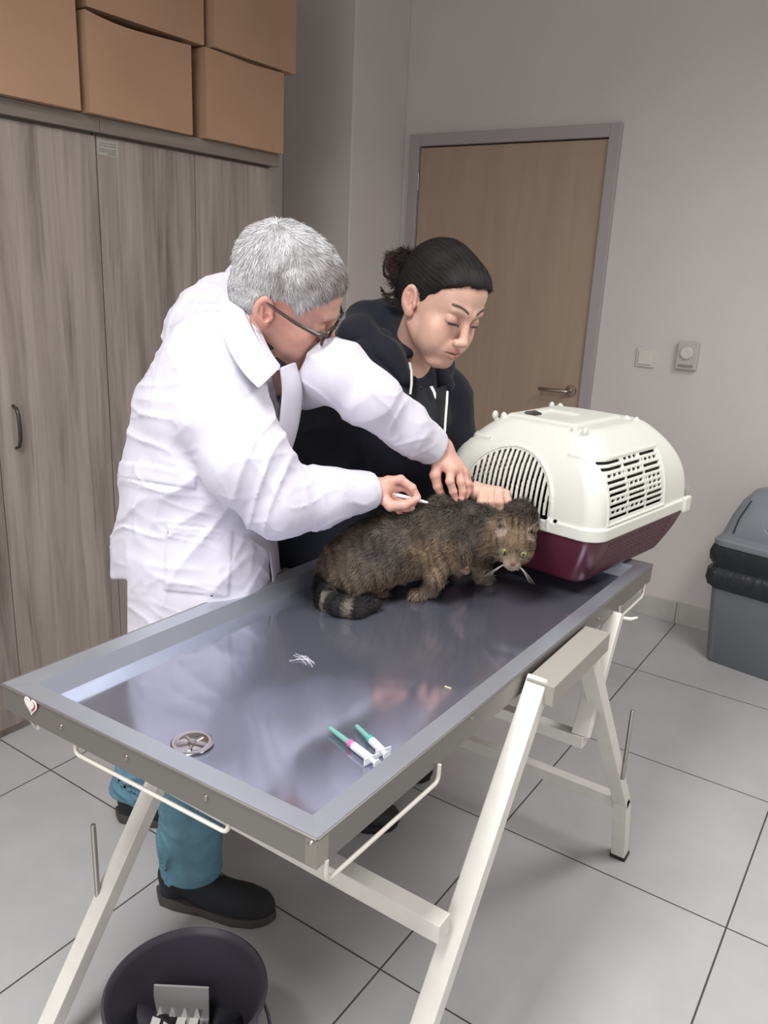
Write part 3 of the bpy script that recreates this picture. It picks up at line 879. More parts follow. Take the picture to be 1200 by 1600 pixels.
def c_upper(P):
    q = c_local(P); x, y, z = q[:, 0], q[:, 1], q[:, 2]
    o = c_outer(q)
    # rolled seam lip
    lip = np.maximum(rbox2(x, y, f32(CW+.006), f32(CL+.006), f32(.047)), np.abs(z-(czs+.012))-.014)
    o = su(o, lip, .006)
    sh = np.maximum(o, -c_outer(q+A((0, 0, .0055)), .0042))
    sh = np.maximum(sh, czs-z)
    # arch panel at the near end: recess + vertical slots
    ax = x-(-.022); az = z-1.012
    arch = np.maximum(np.sqrt((ax/1.04)**2+np.maximum(az, 0)**2*1.02)-.112, -az-.045)
    near = (y < 0)
    recess = np.maximum(arch, np.where(near, -.012-(y+CL-.0), .1))
    slot = np.abs(((ax/.0125) % 1)-.5)*.0125-.0028
    sl = np.maximum(np.maximum(slot, arch+.008), np.where(near, -.01, .1))
    sl = np.maximum(sl, .968+.018-z)
    sh = np.where(near, np.maximum(sh, -sl), sh)
    rimr = np.abs(arch)-.003
    bead = np.maximum(np.maximum(rimr, o-.0035), np.where(near, -.01, .1))
    sh = su(sh, np.maximum(bead, -o-.004), .002)
    # little holes by the latch
    for hx_, hz_, a_, b_ in ((.080, .990, .009, .004), (.108, .988, .005, .004)):
        h = np.sqrt(((x-hx_)/a_)**2+((z-hz_)/b_)**2)-1
        sh = np.where(near, np.maximum(sh, -h*.004), sh)
    # side vents: rows of slots in both long sides
    vy = y+.052; row = (z-1.000)/.0122
    rid = np.floor(row); fr_ = (row-rid-.5)*.0122
    taper = (1.115-z)*.16
    inside = (z > 1.0) & (z < 1.121) & (np.abs(x) > .1)
    colw = .0833
    cidx = np.floor((vy+.125)/colw)
    cfr = (vy+.125)-(cidx+.5)*colw
    brk = np.sin(rid*12.9898+cidx*78.233)*43758.5453; brk = brk-np.floor(brk)
    sub = np.abs((((vy)/.0215) % 1)-.5)*.0215
    dslot = np.maximum(np.abs(fr_)-.0030, np.abs(cfr)-.0385)
    dslot = np.maximum(dslot, np.where(brk > .55, .0028-sub, -1))
    dslot = np.maximum(dslot, np.maximum(vy-.125, -.125-vy))
    sh = np.where(inside, np.maximum(sh, -dslot), sh)
    # raised border around the vent
    vb = np.maximum(np.abs(vy)-.132, np.abs(z-1.060)-.066)
    bd = np.maximum(np.maximum(np.abs(vb)-.0025, o-.003), np.where(np.abs(x) > .1, -.01, .1))
    sh = su(sh, np.maximum(bd, -o-.003), .002)
    # stepped plate and grip feet on the roof
    pl = box(P, c_o+RC @ np.array([-.02, -.01, cz1-.002]), (.085, .105, .006), RC, .006)
    sh = su(sh, pl, .012)
    for fx, fy in ((-.120, -.130), (.095, -.140), (-.120, .115), (.095, .095)):
        for e in (-.012, .012):
            c = c_o+RC @ np.array([fx+e, fy, cz1-.003]); sh = su(sh, ell(P, c, (.007, .009, .011)), .006)
    # tray recess for the handle
    tr = box(P, c_o+RC @ np.array([-.035, -.035, cz1+.011]), (.044, .060, .012), RC, .01)
    sh = ss(sh, tr, .003)
    return sh.astype(f32)
def c_lower(P):
    q = c_local(P); x, y, z = q[:, 0], q[:, 1], q[:, 2]
    # grooves along the sides
    row = ((z-.87)/.0105) % 1
    g = (np.abs(row-.5) < .28) & (z > .872) & (z < .955) & (np.abs(y+.01) < .15) & (np.abs(x) > .1)
    o = c_outer(q)+np.where(g, .0022, 0)
    sh = np.maximum(o, -c_outer(q, .006))
    return np.maximum(sh, z-(czs+.001)).astype(f32)
m_cw = mat('ivory_plastic', '#cdcdc4', .42, spec=.4)
m_cm = mat('maroon_plastic', '#4f1c2b', .34)
pc = thing('pet_carrier', 'ivory and maroon plastic pet carrier at the far end of the steel table', 'pet carrier', (c_o[0], c_o[1], cz0))
lo_ = (c_o[0]-.30, c_o[1]-.33, .84)
hi_ = (c_o[0]+.30, c_o[1]+.33, 1.19)
V, Fq = field_mesh(c_upper, lo_, hi_, .0021, 4, 1.6)
o = np_mesh('upper_shell', V, Fq, m_cw, pc); e = o.modifiers.new('split', 'EDGE_SPLIT'); e.split_angle = math.radians(50)
V, Fq = field_mesh(c_lower, lo_, hi_, .0028, 4, 1.6)
o = np_mesh('lower_shell', V, Fq, m_cm, pc); e = o.modifiers.new('split', 'EDGE_SPLIT'); e.split_angle = math.radians(50)
m_ch = mat('dark_grip', '#3a3733', .4)
def cl(x, y, z): return c_o+RC @ np.array([x, y, z])
hnd = MB().tube([cl(-.082, -.088, cz1-.001), cl(-.078, -.082, cz1+.005), cl(-.070, -.060, cz1+.006), cl(-.066, -.040, cz1+.001)], [.004, .005, .005, .003], 10)
part(hnd, 'carry_handle', m_ch, pc, local=False)
hn2 = MB().tube([cl(-.084, -.088, cz1+.000), cl(-.050, -.094, cz1+.002), cl(-.010, -.094, cz1+.001)], [.0045, .004, .0015], 8)
part(hn2, 'handle_hook', m_ch, pc, local=False)
for sx in (-1, 1):
    lt = MB().box((-.006, -.016, -.02), (.006, .016, .018))
    lt_o = lt.build('side_latch', m_cw, None, bevel=.004)
    lt_o.location = Vector(cl(sx*(CW+.008), .215-.02, czs+.015)); lt_o.rotation_euler = (0, 0, -CA)
    lt_o.parent = pc; lt_o.matrix_parent_inverse = pc.matrix_world.inverted()
# ================================================================ shared builders for living things
def orth(f, u):
    f = np.array(f, float); f /= np.linalg.norm(f)
    u = np.array(u, float); u = u-f*(u @ f); u /= np.linalg.norm(u)
    s = np.cross(f, u)*-1.0        # the figure's left
    return np.stack([s, f, u], 1)
def camdir(a, b, c): return RGT*a+UPV*b+FWD*c

def tri_area(V, Fq):
    a = V[Fq[:, 0]]; b = V[Fq[:, 1]]; c = V[Fq[:, 2]]; d = V[Fq[:, 3]]
    return .5*np.linalg.norm(np.cross(c-a, d-b), axis=1)
def sample(V, Fq, n, rs, keep=None):
    ar = tri_area(V, Fq)
    if keep is not None: ar = ar*keep
    i = rs.choice(len(Fq), n, p=ar/ar.sum())
    u, v = rs.rand(n, 1), rs.rand(n, 1)
    a, b, c, d = (V[Fq[i, k]] for k in range(4))
    return (a*(1-u)+b*u)*(1-v)+(d*(1-u)+c*u)*v
def blades(Pb, D1, D2, L, Wd, rs, Nn, col):
    """hair strands: Pb base points, D1/D2 direction of lower and upper half, Nn surface normals"""
    n = len(Pb)
    D1 = D1/np.linalg.norm(D1, axis=1, keepdims=True); D2 = D2/np.linalg.norm(D2, axis=1, keepdims=True)
    sd = np.cross(D1, Nn)+rs.randn(n, 3)*.25; sd /= np.linalg.norm(sd, axis=1, keepdims=True)
    L = L[:, None]; w = Wd[:, None]
    m = Pb+D1*L*.5; t = m+D2*L*.5
    V = np.stack([Pb-sd*w*.5, Pb+sd*w*.5, m-sd*w*.35, m+sd*w*.35, t], 1).reshape(-1, 3)
    b = np.arange(n)[:, None]*5
    Fq = np.concatenate([b+[0, 1, 3], b+[0, 3, 2], b+[2, 3, 4]], 0)
    C = np.repeat(col, 5, axis=0)
    return V, Fq, C
def join_tri(V1, Q, C1, V2, T2, C2):
    T1 = np.concatenate([Q[:, [0, 1, 2]], Q[:, [0, 2, 3]]], 0)
    return np.concatenate([V1, V2]), np.concatenate([T1, T2+len(V1)]), np.concatenate([C1, C2])

def head_field(q, fem=False, jawopen=0.0):
    """q in head frame (left, forward, up), metres; origin between the ears at eye height"""
    x = q[:, 0]; ax = np.abs(x); m = q.copy(); m[:, 0] = ax
    w = .95 if fem else 1.0
    d = ell(m, (0, -.018, .032), (.074*w, .094, .086))
    d = su(d, ell(m, (0, .020, -.030), (.062*w, .066, .080)), .03)
    d = su(d, ell(m, (0, .045, .045), (.058*w, .045, .052)), .03)              # forehead
    d = su(d, cap(m, (.046*w, -.006, -.056), (.016, .064, -.100), .018, .020), .022)   # jaw
    d = su(d, ell(m, (0, .074, -.098), (.020, .018, .017)), .018)               # chin
    d = su(d, ell(m, (.040*w, .056, -.030), (.024, .024, .022)), .018)           # cheek
    d = su(d, ell(m, (.034*w, .058, -.062), (.022, .024, .028)), .02)
    d = su(d, cap(m, (.010, .088, .020), (.036, .079, .022), .009, .008), .014)   # brow
    d = ss(d, ell(m, (.031, .098, .001), (.019, .014, .012)), .012)              # socket
    lid = ell(m, (.031, .0765, .000), (.0150, .0145, .0130))
    d = su(d, lid, .003)
    d = su(d, cap(m, (.018, .0895, -.0055), (.043, .082, -.0045), .0022, .0018), .0025)   # lower rim of the upper lid, closed downwards
    # nose
    if fem: d = su(d, ell(m, (.036, .052, -.052), (.026, .030, .032)), .02)
    ny = -.006 if fem else 0.0
    d = su(d, cap(m, (0, .088, .010), (0, .113+ny, -.036), .0070, .0095), .012)
    d = su(d, ell(m, (0, .114+ny, -.037), (.0105, .0105, .0095)), .006)
    d = su(d, ell(m, (.0125, .102, -.041), (.0068, .010, .0075)), .006)
    d = ss(d, ell(m, (.0068, .108, -.0475), (.0038, .0055, .004)), .002)
    # mouth
    d = su(d, ell(m, (0, .082, -.068), (.030, .018, .022)), .014)
    d = su(d, cap(m, (0, .0985, -.0625), (.021, .088, -.0665), .0045, .0022), .004)
    d = su(d, cap(m, (0, .0975, -.0735-jawopen), (.018, .087, -.0705), .0055, .0025), .004)
    d = ss(d, cap(m, (0, .1045, -.0680-jawopen*.5), (.022, .0925, -.0690), .0016+jawopen*.5, .0012), .0015)
    d = ss(d, ell(m, (0, .104, -.0535), (.0035, .004, .007)), .003)
    # ear
    e = m-A((.073*w, -.010, -.012))
    er = np.stack([e[:, 0]*.94-e[:, 1]*(-.34), e[:, 1]*.94+e[:, 0]*(-.34), e[:, 2]], 1)
    c_, s_ = math.cos(.18), math.sin(.18)
    er2 = np.stack([er[:, 0], er[:, 1]*c_+er[:, 2]*s_, -er[:, 1]*s_+er[:, 2]*c_], 1)
    eo = ell(er2, (.004, -.008, .004), (.0075, .0190, .0300))
    eo = su(eo, ell(er2, (.003, -.001, -.024), (.006, .010, .011)), .008)
    eo = ss(eo, ell(er2, (.012, -.006, .008), (.0085, .0120, .0190)), .003)
    eo = su(eo, ell(er2, (.0055, .0085, -.006), (.005, .0045, .007)), .004)
    eo = su(eo, cap(er2, (.006, -.012, .012), (.006, -.008, -.010), .0028), .003)
    eo = ss(eo, ell(er2, (.010, .000, -.007), (.007, .006, .008)), .002)
    d = su(d, eo, .004)
    return d

def fingers(P, d, specs, k=.0035):
    for pts, rs in specs:
        e = chain(P, pts, rs, .002)
        # knuckle swellings and nail bed
        for i in range(1, len(pts)-1):
            e = su(e, sph(P, pts[i], rs[i]*1.04), .003)
        d = su(d, e, k) if d is not None else e
    return d
m_skin = mat('skin', '#c79078', .48, attr='col', var=.03, vscale=60, bump=.10, bscale=260, sss=.12)
m_nail = mat('fingernail', '#d9a59a', .3)

# ================================================================ the cat
def cat_build():
    # control points on the animal, with real depths
    rump = px(548, 884, 1.70); loin = px(590, 862, 1.705); mid = px(640, 846, 1.705); rib = px(690, 840, 1.70); sho = px(735, 833, 1.69)
    nck = px(775, 832, 1.67); hd = px(802, 851, 1.645); crown = px(814, 806, 1.665)
    ZS = .8155
    def g(x, y, z=ZS+.008): return on(2, z, x, y)
    hp = g(600, 928); hp2 = g(545, 930); kn = px(590, 893, 1.655)
    HF = orth(camdir(-.12, -.62, -.78), camdir(.10, .85, -.60))       # face looks down towards the viewer
    def hq(P): return (P-A(hd)) @ A(HF)
    tail = [px(512, 888, 1.70), px(506, 915, 1.685), g(508, 936, ZS+.018), g(530, 948, ZS+.019), g(558, 951, ZS+.018), g(583, 945, ZS+.016)]
    fore1 = [px(700, 868, 1.665), px(682, 900, 1.655), g(668, 925, ZS+.012), g(650, 932, ZS+.010)]
    fore2 = [px(748, 868, 1.70), px(752, 890, 1.70), g(756, 903, ZS+.012), g(762, 908, ZS+.010)]
    def F(P):
        P = P.astype(f32)
        d = chain(P, [rump, loin, mid, rib, sho], [.060, .066, .069, .066, .058], .03)
        d = su(d, chain(P, [sho, nck], [.054, .040], .02), .03)
        d = su(d, ell(P, px(560, 893, 1.665), (.052, .045, .042)), .02)         # near haunch
        d = su(d, cap(P, kn, px(560, 915, 1.655), .030, .020), .02)
        d = su(d, cap(P, g(560, 926, ZS+.014), hp, .014, .011), .012)          # hind foot flat on the steel
        d = su(d, cap(P, px(560, 880, 1.75), g(600, 905, ZS+.02), .038, .016), .02)
        for fp in (fore1, fore2):
            d = su(d, chain(P, fp, [.030, .017, .0125, .0120], .01), .014)
        d = su(d, chain(P, tail, [.020, .018, .018, .018, .0175, .013], .01), .01)
        d = su(d, ell(P, px(690, 785, 1.70), (.02, .02, .014)), .02)           # pinched scruff
        # head
        q = hq(P); m = q.copy(); m[:, 0] = np.abs(m[:, 0])
        h = ell(m, (0, 0, .004), (.043, .038, .036))
        h = su(h, ell(m, (.018, .014, -.012), (.020, .020, .018)), .012)
        h = su(h, ell(m, (0, .034, -.012), (.016, .016, .013)), .012)            # muzzle
        h = su(h, ell(m, (.008, .044, -.016), (.010, .009, .008)), .004)
        h = su(h, ell(m, (0, .040, -.024), (.008, .010, .007)), .004)            # chin
        h = su(h, cap(m, (0, .026, .010), (0, .048, -.006), .007, .005), .006)   # nose bridge
        h = ss(h, ell(m, (.019, .036, .006), (.0095, .008, .008)), .004)
        h = su(h, ell(m, (.0185, .0275, .005), (.0088, .0088, .0088)), .001)
        d = su(d, h, .016)
        d = su(d, cap(P, crown, hd-HF[:, 1]*.014+HF[:, 2]*.004, .033, .030), .02)
        # ears
        for sx in (-1, 1):
            b = np.array([sx*.026, -.006, .022]); t = np.array([sx*.037, -.002, .062])
            e = cap(q, b, t, .0165, .0035)
            n = np.array([sx*.25, 1, -.1]); n /= np.linalg.norm(n)
            sl = np.abs((q-A(b)) @ A(n))-.0042
            e = si(e, sl, .003)
            e = ss(e, cap(q, b+n*.006, t+n*.003, .0125, .001), .002)
            d = su(d, e, .004)
        d = np.maximum(d, (ZS+.0012)-P[:, 2])
        return d.astype(f32)
    V, Q = field_mesh(F, (-.42, -.14, .80), (.30, .62, 1.08), .0022, 4, 1.4)
    Nn = normals(F, V)
    axis = sho-rump; La = np.linalg.norm(axis); ah = axis/La
    spine_up = np.array([0, 0, 1.0])
    def colour(X):
        q = hq(X.astype(f32))
        s = ((X-rump) @ ah)
        hgt = X[:, 2]-ZS
        side = np.abs(np.cross(X-rump, ah) @ np.array([0, 0, 1.]))
        base = np.array([.20, .145, .098])*np.ones((len(X), 1))
        tawny = np.array([.33, .215, .12]); dark = np.array([.045, .034, .028]); cream = np.array([.52, .45, .36]); grey = np.array([.135, .115, .098])
        n1 = noise(X, 28, 3)[:, None]; n2 = noise(X, 70, 5)[:, None]
        c = base*(1+.22*n1)+(grey-base)*np.clip(.5+.9*noise(X, 13, 9), 0, 1)[:, None]
        # warm patch behind the shoulder
        w = np.exp(-(((X-px(672, 850, 1.66))/.045)**2).sum(1))[:, None]; c = c+(tawny-c)*np.clip(w*1.1, 0, .85)
        # vertical tabby bars
        ph = s*2*PI/.021+4.2*noise(X, 17, 11)+hgt*18
        bar_ = np.clip(np.sin(ph)*1.4-.2, 0, 1)[:, None]*np.clip(.75+.8*noise(X, 24, 21), 0.1, 1)[:, None]
        c = c+(dark-c)*bar_*.72
        # darker spine
        sp_ = np.clip((hgt-.125)/.03, 0, 1)[:, None]*(X[:, 0] < .2)[:, None]; c = c+(grey*.55-c)*sp_*.6
        # tail rings
        td = np.min([np.linalg.norm(X-t, axis=1) for t in tail[1:]], axis=0)
        tm = (td < .034) & (hgt < .052) & (X @ ah < (px(600, 950, 1.62) @ ah))
        tt = (X-tail[2]) @ (tail[5]-tail[2])/np.linalg.norm(tail[5]-tail[2])
        rg = np.clip(np.sin(tt*2*PI/.046+1.1)*2, 0, 1)[:, None]*(tt < .062)[:, None]
        rg = rg*np.clip(.55+1.3*noise(X, 45, 77), 0, 1)[:, None]; tc = np.array([.028, .026, .026])+(cream*.6-np.array([.028, .026, .026]))*rg
        c = np.where(tm[:, None], tc, c)
        # belly, chest, chin paler
        bl = np.clip((.052-hgt)/.03, 0, 1)[:, None]*(~tm)[:, None]; c = c+(np.array([.34, .27, .20])-c)*bl*.55
        # head markings
        r = np.linalg.norm(q, axis=1); hm = np.clip((.075-r)/.012, 0, 1)[:, None]
        fc = np.array([.21, .145, .09])*(1+.25*n2)
        st = np.clip(np.sin(q[:, 0]*2*PI/.013)*1.5, 0, 1)[:, None]*(q[:, 2] > .010)[:, None]; fc = fc+(dark-fc)*st*np.clip(.35+.9*noise(X, 60, 78), 0, .8)[:, None]
        ck = np.clip(np.sin((q[:, 2]*.8+np.abs(q[:, 0])*.7)*2*PI/.014), 0, 1)[:, None]*((np.abs(q[:, 0]) > .024) & (q[:, 2] < .012))[:, None]; fc = fc+(dark-fc)*ck*.6
        mz = np.exp(-(((q-A((0, .045, -.02)))/A((.016, .016, .012)))**2).sum(1))[:, None]; fc = fc+(np.array([.45, .39, .32])-fc)*np.clip(mz*1.2, 0, 1)
        for sx in (-1, 1):
            ey = np.exp(-(((q-A((sx*.019, .036, .005)))/A((.013, .012, .012)))**2).sum(1))[:, None]; fc = fc+(cream*.6-fc)*np.clip(ey*.5, 0, .4)
            ea = (((q-A((sx*.031, .004, .040)))/A((.012, .014, .022)))**2).sum(1) < 1
            ea &= (q[:, 1] > -.004)
            fc[ea] = np.array([.36, .26, .22])
        cm_ = np.exp(-(((X-px(822, 800, 1.65))/.030)**2).sum(1))[:, None]; c = c+(fc-c)*hm; c = c+(np.array([.07, .055, .045])-c)*np.clip(cm_*1.3, 0, .9)
        nz = np.linalg.norm(q-A((0, .0535, -.008)), axis=1) < .006; c[nz] = (.30, .12, .10)
        return np.clip(c*.76, .010, 1)
    C = colour(V)
    m_fur = mat('tabby_fur', '#5a4634', .8, attr='col', spec=.2)
    cat = np_mesh('cat', V, Q, m_fur, None, C)
    tag(cat, 'brown tabby cat crouching on the steel table, held by the scruff', 'cat')
    # coat of fur
    rs = np.random.RandomState(7)
    S = sample(V, Q, 70000, rs); N_ = normals(F, S)
    q = hq(S.astype(f32)); r = np.linalg.norm(q, axis=1); hm = (r < .062)
    flow = -np.tile(ah, (len(S), 1))+np.array([0, 0, -.55])
    td = np.min([np.linalg.norm(S-t, axis=1) for t in tail[1:]], axis=0) < .03
    tdir = (tail[5]-tail[2])/np.linalg.norm(tail[5]-tail[2]); flow[td] = tdir
    fl_h = -(A(HF)[:, 1])+A(HF)[:, 2]*.2; flow[hm] = fl_h
    out = S-hd; flow[hm] = .6*flow[hm]+.0*out[hm]
    flow = flow-N_*(flow*N_).sum(1, keepdims=True)
    flow /= np.linalg.norm(flow, axis=1, keepdims=True)+1e-6
    clump = np.stack([noise(S, 45, 31), noise(S, 45, 32), noise(S, 45, 33)], 1)
    D1 = flow*.75+N_*.5+clump*.75+rs.randn(len(S), 3)*.12
    D2 = flow*1.0+N_*.12+clump*1.0+rs.randn(len(S), 3)*.18+np.array([0, 0, -.2])
    L = rs.uniform(.009, .017, len(S)); L[hm] = rs.uniform(.003, .006, hm.sum()); L[td] *= .85
    ears = ((np.abs(q[:, 0]) > .02) & (q[:, 2] > .03) & hm); L[ears] *= .5
    # keep the eyes, nose and feet clear
    eye = np.minimum(np.linalg.norm(q-A((.0185, .034, .005)), axis=1), np.linalg.norm(q-A((-.0185, .034, .005)), axis=1)) < .0110
    low = S[:, 2] < ZS+.010
    keep = ~eye & ~(low & ~td) & ~(np.linalg.norm(q-A((0, .0535, -.008)), axis=1) < .009)
    cc = colour(S)*rs.uniform(.6, 1.5, (len(S), 1))*(1+.35*noise(S, 38, 55)[:, None])
    BV, BF, BC = blades(S[keep], D1[keep], D2[keep], L[keep], np.full(keep.sum(), .0011), rs, N_[keep], cc[keep])
    lowt = BV[:, 2] < ZS+.0016; BV[lowt, 2] = ZS+.0016+rs.rand(lowt.sum())*.001
    fo = np_mesh('fur', BV, BF, m_fur, cat, BC, smooth=False); fo['label'] = 'shaggy striped brown and grey fur'
    # eyes
    for sx in (-1, 1):
        c = hd+HF @ np.array([sx*.0185, .0282, .005]); T = Matrix.Translation(c) @ Matrix([list(HF[0]), list(HF[1]), list(HF[2])]).to_4x4() @ Matrix.Rotation(-PI/2, 4, 'X')
        prof = [(.0082*math.cos(a), .0096*math.sin(a)) for a in np.linspace(0, PI/2, 10)]
        eo = part(MB().lathe(prof, 24, T), 'eye', mat('cat_iris', '#7d7748', .1), cat, local=False)
        pp = MB().lathe([(.0046, .0080), (.0030, .0092), (0, .0099)], 16, T @ Matrix.Diagonal((.7, 1.25, 1, 1)))
        part(pp, 'pupil', mat('cat_pupil', '#0c0c0c', .08), eo, local=False)
    m_wh = mat('whisker_white', '#c8c4b8', .5)
    for sx in (-1, 1):
        for k in range(5):
            b = np.array([sx*.014, .046, -.014-.0015*(k % 3)]); a = (-.5+.16*k)
            dirn = np.array([sx*.9, .22+.1*(k % 2), -.15+a*.55-.3]); Lw = .026+.005*((k*5) % 4)
            pts = [hd+HF @ (b+dirn*Lw*t+np.array([0, 0, -.012*t*t])) for t in np.linspace(0, 1, 6)]
            part(MB().tube(pts, [.0003, .0003, .00026, .0002, .00015, .0001], 4), 'whisker', m_wh, cat, local=False)
    return cat
cat_build()
# ================================================================ the man
def ridged(P, sc, seed):
    return (1-np.abs(noise(P, sc, seed)))
def rotmat(z, up=(0, 0, 1)): return frame(z, up)
def skin_colour(V, base, n=0.0):
    c = np.array(base)*np.ones((len(V), 1))
    return c*(1+.05*noise(V, 40, 2)[:, None])
def gauss(q, c, r): return np.exp(-(((q-A(c))/A(r))**2).sum(1))[:, None]

def ribbon(A1, B1, th, name, m, parent, sub=6, label=None):
    """cloth strip between two 3-D polylines, given thickness"""
    def rs_(L, n):
        L = [np.array(p, float) for p in L]; out = []
        N = len(L)
        for k in range(n):
            t = k/(n-1)*(N-1); i = min(int(t), N-2); f = t-i
            p0 = L[max(i-1, 0)]; p1 = L[i]; p2 = L[i+1]; p3 = L[min(i+2, N-1)]
            out.append(.5*((2*p1)+(-p0+p2)*f+(2*p0-5*p1+4*p2-p3)*f*f+(-p0+3*p1-3*p2+p3)*f**3))
        return out
    n = (len(A1)-1)*sub+1
    a, b = rs_(A1, n), rs_(B1, n)
    vs = []; fs = []; W_ = 5
    for i in range(n):
        for j in range(W_):
            t = j/(W_-1); vs.append(a[i]*(1-t)+b[i]*t)
    for i in range(n-1):
        for j in range(W_-1):
            q = i*W_+j; fs.append((q, q+1, q+W_+1, q+W_))
    mb = MB().add(vs, fs, True)
    o = part(mb, name, m, parent, label, local=False)
    for mm in list(o.modifiers): o.modifiers.remove(mm)
    s = o.modifiers.new('th', 'SOLIDIFY'); s.thickness = th; s.offset = 0
    s = o.modifiers.new('sb', 'SUBSURF'); s.levels = s.render_levels = 1
    return o

def man_build():
    HD = px(450, 463, 1.55)
    HR = orth(camdir(.84, -.52, .12), camdir(.42, .66, -.58))
    SCL = 1.02
    def hq(P): return ((P-A(HD)) @ A(HR))/f32(SCL)
    # ---- skeleton (right = nearer the camera)
    pel = px(330, 930, 1.74); chest = px(340, 640, 1.66); nb = px(395, 515, 1.60)
    rsh = px(325, 590, 1.54); rel = px(432, 785, 1.53); rwr = px(583, 766, 1.655)
    lsh = px(470, 575, 1.68); lel = px(585, 625, 1.60); lwr = px(688, 700, 1.715)
    # right hand holding the syringe
    R = 1.66
    rk = [px(606, 752, R-.012), px(613, 762, R-.004), px(612, 774, R+.002), px(608, 786, R+.004)]
    rf = [
        ([rk[0], px(626, 749, R-.016), px(644, 762, R-.012), px(652, 775, R-.006)], [.0100, .0088, .0080, .0068]),
        ([rk[1], px(634, 762, R+.004), px(648, 776, R+.008), px(646, 786, R+.004)], [.0098, .0088, .0078, .0068]),
        ([rk[2], px(631, 786, R+.004), px(642, 794, R+.008), px(634, 797, R-.002)], [.0096, .0085, .0076, .0066]),
        ([rk[3], px(624, 797, R+.000), px(632, 801, R+.006), px(624, 800, R-.006)], [.0090, .0078, .0070, .0062])]
    rth = ([px(593, 772, R-.016), px(610, 790, R-.026), px(632, 789, R-.024), px(650, 780, R-.016)], [.0130, .0112, .0092, .0078])
    # left hand pinching the scruff
    L = 1.71
    lk = [px(704, 733, L-.014), px(714, 735, L-.002), px(723, 738, L+.010), px(728, 742, L+.022)]
    lf = [
        ([lk[0], px(703, 752, L-.020), px(708, 768, L-.012), px(711, 779, L-.006)], [.0100, .0090, .0082, .0070]),
        ([lk[1], px(720, 753, L-.006), px(723, 768, L-.002), px(721, 778, L+.000)], [.0098, .0090, .0080, .0070]),
        ([lk[2], px(729, 756, L+.010), px(730, 768, L+.014), px(727, 777, L+.012)], [.0095, .0085, .0076, .0066]),
        ([lk[3], px(733, 757, L+.026), px(733, 766, L+.030), px(730, 774, L+.028)], [.0088, .0078, .0070, .0062])]
    lth = ([px(686, 722, L-.006), px(680, 742, L-.010), px(684, 760, L-.004), px(691, 777, L+.004)], [.0130, .0115, .0098, .0084])
    kneeA = np.array([-.46, -.13, .50]); ankA = np.array([-.462, -.112, .09])
    kneeB = np.array([-.66, .01, .48]); ankB = np.array([-.80, .0, .10])
    def F(P):
        P = P.astype(f32); q = hq(P)
        d = head_field(q)*f32(SCL)
        d = su(d, cap(P, HD-HR[:, 2]*.055-HR[:, 1]*.030, nb, .054, .060), .025)
        d = su(d, chain(P, [nb, chest, pel], [.05, .09, .10], .03), .03)
        d = su(d, cap(P, rsh, lsh, .05, .05), .03)
        for a, b, c in ((rsh, rel, rwr), (lsh, lel, lwr)):
            d = su(d, chain(P, [a, b], [.045, .040], .01), .02)
            e = chain(P, [b, b*.5+c*.5, c], [.040, .036, .0265], .01)
            d = su(d, e, .01)
        for k_, a_ in ((kneeA, ankA), (kneeB, ankB)):
            d = su(d, chain(P, [pel+np.array([0, 0, -.05]), k_, a_], [.07, .05, .035], .02), .03)
        # palms
        for wr, kk, th in ((rwr, rk, rth), (lwr, lk, lth)):
            pm = None
            for j, kpt in enumerate(kk):
                e = cap(P, wr*.80+kpt*.20, kpt, .0165, .0112)
                pm = e if pm is None else su(pm, e, .009)
            pm = su(pm, cap(P, wr*.7+th[0][0]*.3, th[0][0], .017, .0145), .012)
            pm = su(pm, cap(P, th[0][0], kk[0]*.6+kk[1]*.4, .013, .011), .012)
            d = su(d, pm, .012)
        d = fingers(P, d, rf+[rth], .0035)
        d = fingers(P, d, lf+[lth], .0035)
        return d.astype(f32)
    V, Q = field_mesh(F, (-1.0, -.40, .05), (.10, .50, 1.66), .0020, 5, 1.25)
    q = hq(V.astype(f32))
    C = skin_colour(V, (.60, .335, .265))
    C = C+(np.array([.60, .25, .19])-C)*np.clip(gauss(q, (0, .11, -.035), (.02, .02, .02))*.7, 0, 1)
    C = C+(np.array([.62, .24, .18])-C)*np.clip(gauss(np.abs(q), (.076, .015, .012), (.02, .03, .035))*.6, 0, .6)
    C = C+(np.array([.50, .20, .17])-C)*np.clip(gauss(np.stack([q[:, 0], q[:, 1], q[:, 2]], 1), (0, .10, -.068), (.022, .016, .008))*.8, 0, .8)
    C = C+(np.array([.60, .27, .20])-C)*np.clip(gauss(np.abs(q*np.array([1, 1, -1])), (.05, .06, .035), (.025, .03, .025))*.6, 0, .5)
    for pts, rs_ in rf+[rth]+lf+[lth]:
        tip = pts[-1]; t = np.exp(-(((V-tip)/.012)**2).sum(1))[:, None]; C = C+(np.array([.66, .30, .24])-C)*t*.6
    man = np_mesh('person', V, Q, m_skin, None, C)
    tag(man, 'grey-haired person in white coat and glasses bending over the table with a syringe', 'person')
    # nails on the thumb and index of both hands
    for (pts, rr_), toward in ((rf[0], -FWD+UPV*.6), (rth, -FWD), (lf[0], -FWD), (lth, -FWD), (lf[1], -FWD+RGT*.5)):
        a, b = np.array(pts[-2]), np.array(pts[-1]); ax = (b-a)/np.linalg.norm(b-a)
        n = np.array(toward)-ax*(np.array(toward) @ ax); n /= np.linalg.norm(n); s = np.cross(ax, n)
        c = b+ax*.0005+n*(rr_[-1]*.80); mb = MB(); rings = []
        vs = []; fs = []
        for i in range(7):
            for j in range(7):
                u, v = (i-3)/3, (j-3)/3
                w = .0046*math.sqrt(max(0, 1-.35*v*v)); vs.append(c+s*u*w+ax*v*.0055+n*(.0020-.0022*u*u-.0006*v*v))
